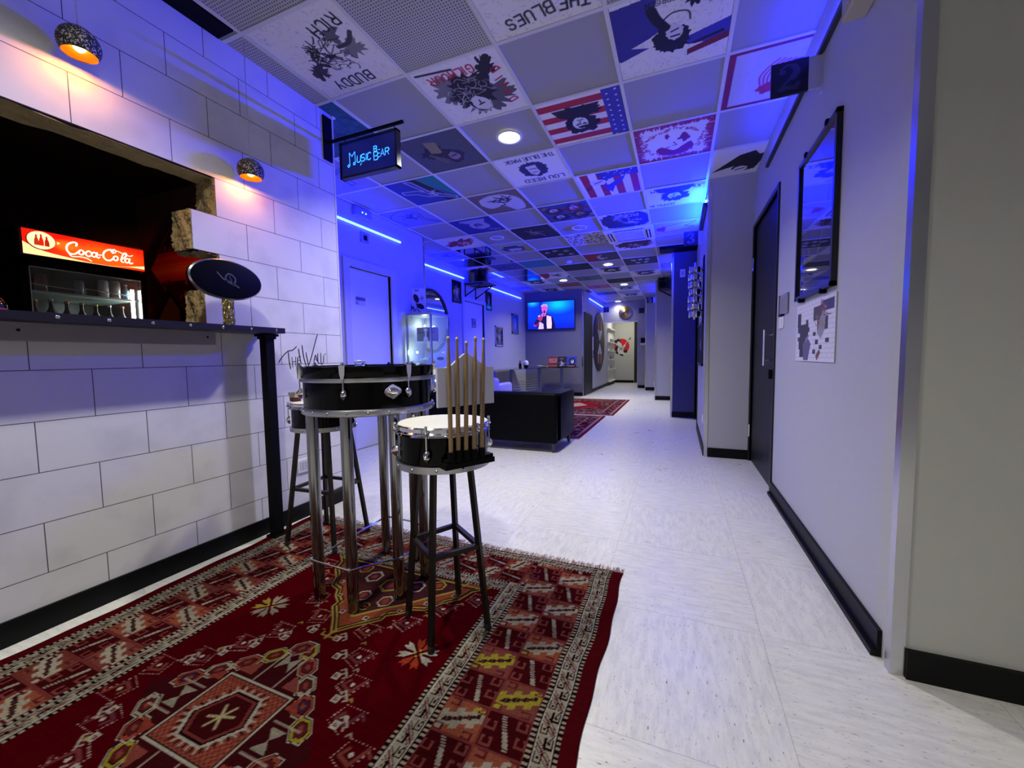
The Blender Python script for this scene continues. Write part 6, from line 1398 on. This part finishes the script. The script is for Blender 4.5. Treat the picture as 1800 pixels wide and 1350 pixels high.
# ================================================================== CORRIDOR END
t = thing('wall_cymbal', 'golden cymbal hung on the wall above the corridor opening', 'cymbal', (-1.595, 13.5, 1.385+O))
cym = M('bronze_cymbal', 'd8b868', .28, 1.0); nt = cym.node_tree; tc = nt.nodes.new('ShaderNodeTexCoord'); gr = nt.nodes.new('ShaderNodeTexGradient'); gr.gradient_type = 'RADIAL'; mp = nt.nodes.new('ShaderNodeMapping'); mp.inputs['Rotation'].default_value = (math.radians(90), 0, 0)
B().lathe([(.20, -.02), (.08, -.04), (.06, -.05), (.035, -.062), (.003, -.066)], 48, axis='Y').out('disc', cym, t, True); B().lathe([(.01, -.09), (.01, -.06)], 10, axis='Y').out('wing_nut', blackmat, t)
# round disc with X on the corridor's left wall
DY, DZ, DR = 12.66, .425+O, .90
t = thing('wall_disc', 'huge dark round disc with white wedges on the corridor wall', 'wall decoration', (-2.3, DY, DZ))
B().lathe([(DR, .0), (DR, .03), (DR-.03, .04), (.001, .04)], 96, axis='X').out('disc', M('charcoal_disc', '2c2a2c', .5), t, True)
wm = M('white_wedge', 'd8d8dc', .4); pk = M('salmon_wedge', '9a6a60', .5)
for s_ in (1, -1):
    b = B()
    for q in (1, -1): b.prism([(0, s_*.04), (q*.08, s_*.36), (q*.34, s_*.36)], (0, 1, 0), (0, 0, 1), (1, 0, 0), (.04, 0, 0), .006)
    b.out('white_wedge', wm, t)
    b = B()
    for q in (1, -1): b.prism([(q*.08, s_*.36), (q*.34, s_*.36), (q*.34, s_*.62), (q*.12, s_*.70)], (0, 1, 0), (0, 0, 1), (1, 0, 0), (.04, 0, 0), .005)
    b.out('coloured_wedge', pk, t)
t = thing('door_keypad', 'small white keypad by the dark corridor door', 'keypad', (-2.3, 11.66, .45+O)); B().box(0, -.05, -.30, .03, .05, .10, bev=.004).out('housing', white_m, t)
t = thing('fire_box', 'small black box with white lower part on the end wall', 'box', (-1.05, 13.5, .42+O)); B().box(-.06, -.05, -.03, .09, 0, .13).out('housing', blackmat, t); B().box(-.07, -.055, -.10, .09, 0, -.03).out('tray', white_m, t)
# lit niche with shelves in the lobby's left wall
t = thing('lobby_shelf_unit', 'bright white shelf unit on the left inside the far opening', 'shelf', (-2.3, 15.1, 0)); lit_white = M('shelf_white', 'e4e4d8', .5)
b = B().box(0, -.75, .12, .02, .75, 2.02)
for z in (.12, .55, .90, 1.2, 1.5, 1.98): b.box(.02, -.75, z, .10, .75, z+.03)
b.out('shelf_body', lit_white, t)
for k, z in enumerate((.58, .93, 1.23, 1.53)): B().box(.03, -.3, z, .08, .2, z+.12).out('shelf_item', M('pale_goods_%d' % (k % 2), ('a8a89c', '8c8c88')[k % 2], .5), t)
l = bpy.data.lights.new('lobby_light', 'AREA'); l.energy = 24; l.size = .4; l.color = (1, .98, .86); lo = bpy.data.objects.new('lobby_light', l); COL.objects.link(lo); lo.location = (-1.75, 14.9, CZ-.03)
t = thing('lobby_ceiling_light', 'ceiling light in the lobby behind the opening', 'ceiling light', (-1.75, 14.9, CZ)); B().box(-.2, -.2, -.02, .2, .2, 0).out('panel', M('lobby_panel', 'ffffff', .5, emit=(1, .98, .86), es=3), t)
# red disc mural
cv = Cv(110, 110, 1, 1, 'b9b8ae'); cv.ell(.52, .52, .40, .40, 'c81418'); cv.poly(curve_pts([(.06, .95), (.2, .84), (.34, .93), (.45, .8), (.42, .64), (.3, .58), (.1, .72), (.06, .95)]), '121214'); cv.poly(curve_pts([(.34, .8), (.5, .66), (.56, .5), (.68, .62), (.72, .5), (.6, .36), (.66, .14), (.5, .06), (.36, .14), (.3, .34), (.34, .52), (.22, .6), (.34, .8)]), 'cac8c4')
cv.poly(curve_pts([(.26, .6), (.34, .5), (.3, .3), (.36, .12), (.24, .14), (.16, .3), (.26, .6)]), '121214'); cv.line([(.62, .5), (.82, .8), (.98, .98)], .025, 'c8c4c0'); cv.line([(.9, .86), (.99, .97)], .05, '2a2a2c'); cv.blob(.72, .26, .1, .09, '141416', .4, 20, 1, 3); cv.blob(.52, .06, .12, .05, '141416', .4, 20, 1, 4); cv.line([(.6, .46), (.8, .5)], .03, '141416'); cv.scribble(.45, .4, .14, 8, '3a3a3c', .02, 5)
o = put('wall_mural', cv.mesh('wall_mural', (-.36, 0, -.36), (.72, 0, 0), (0, 0, .72), .004, 'b9b8ae'), canvas_m); o.location = (-2.045, 16.094, .345+O); tag(o, 'red disc mural with a guitarist figure on the lobby wall', 'mural')
print('SCENE OBJECTS', len(bpy.data.objects))
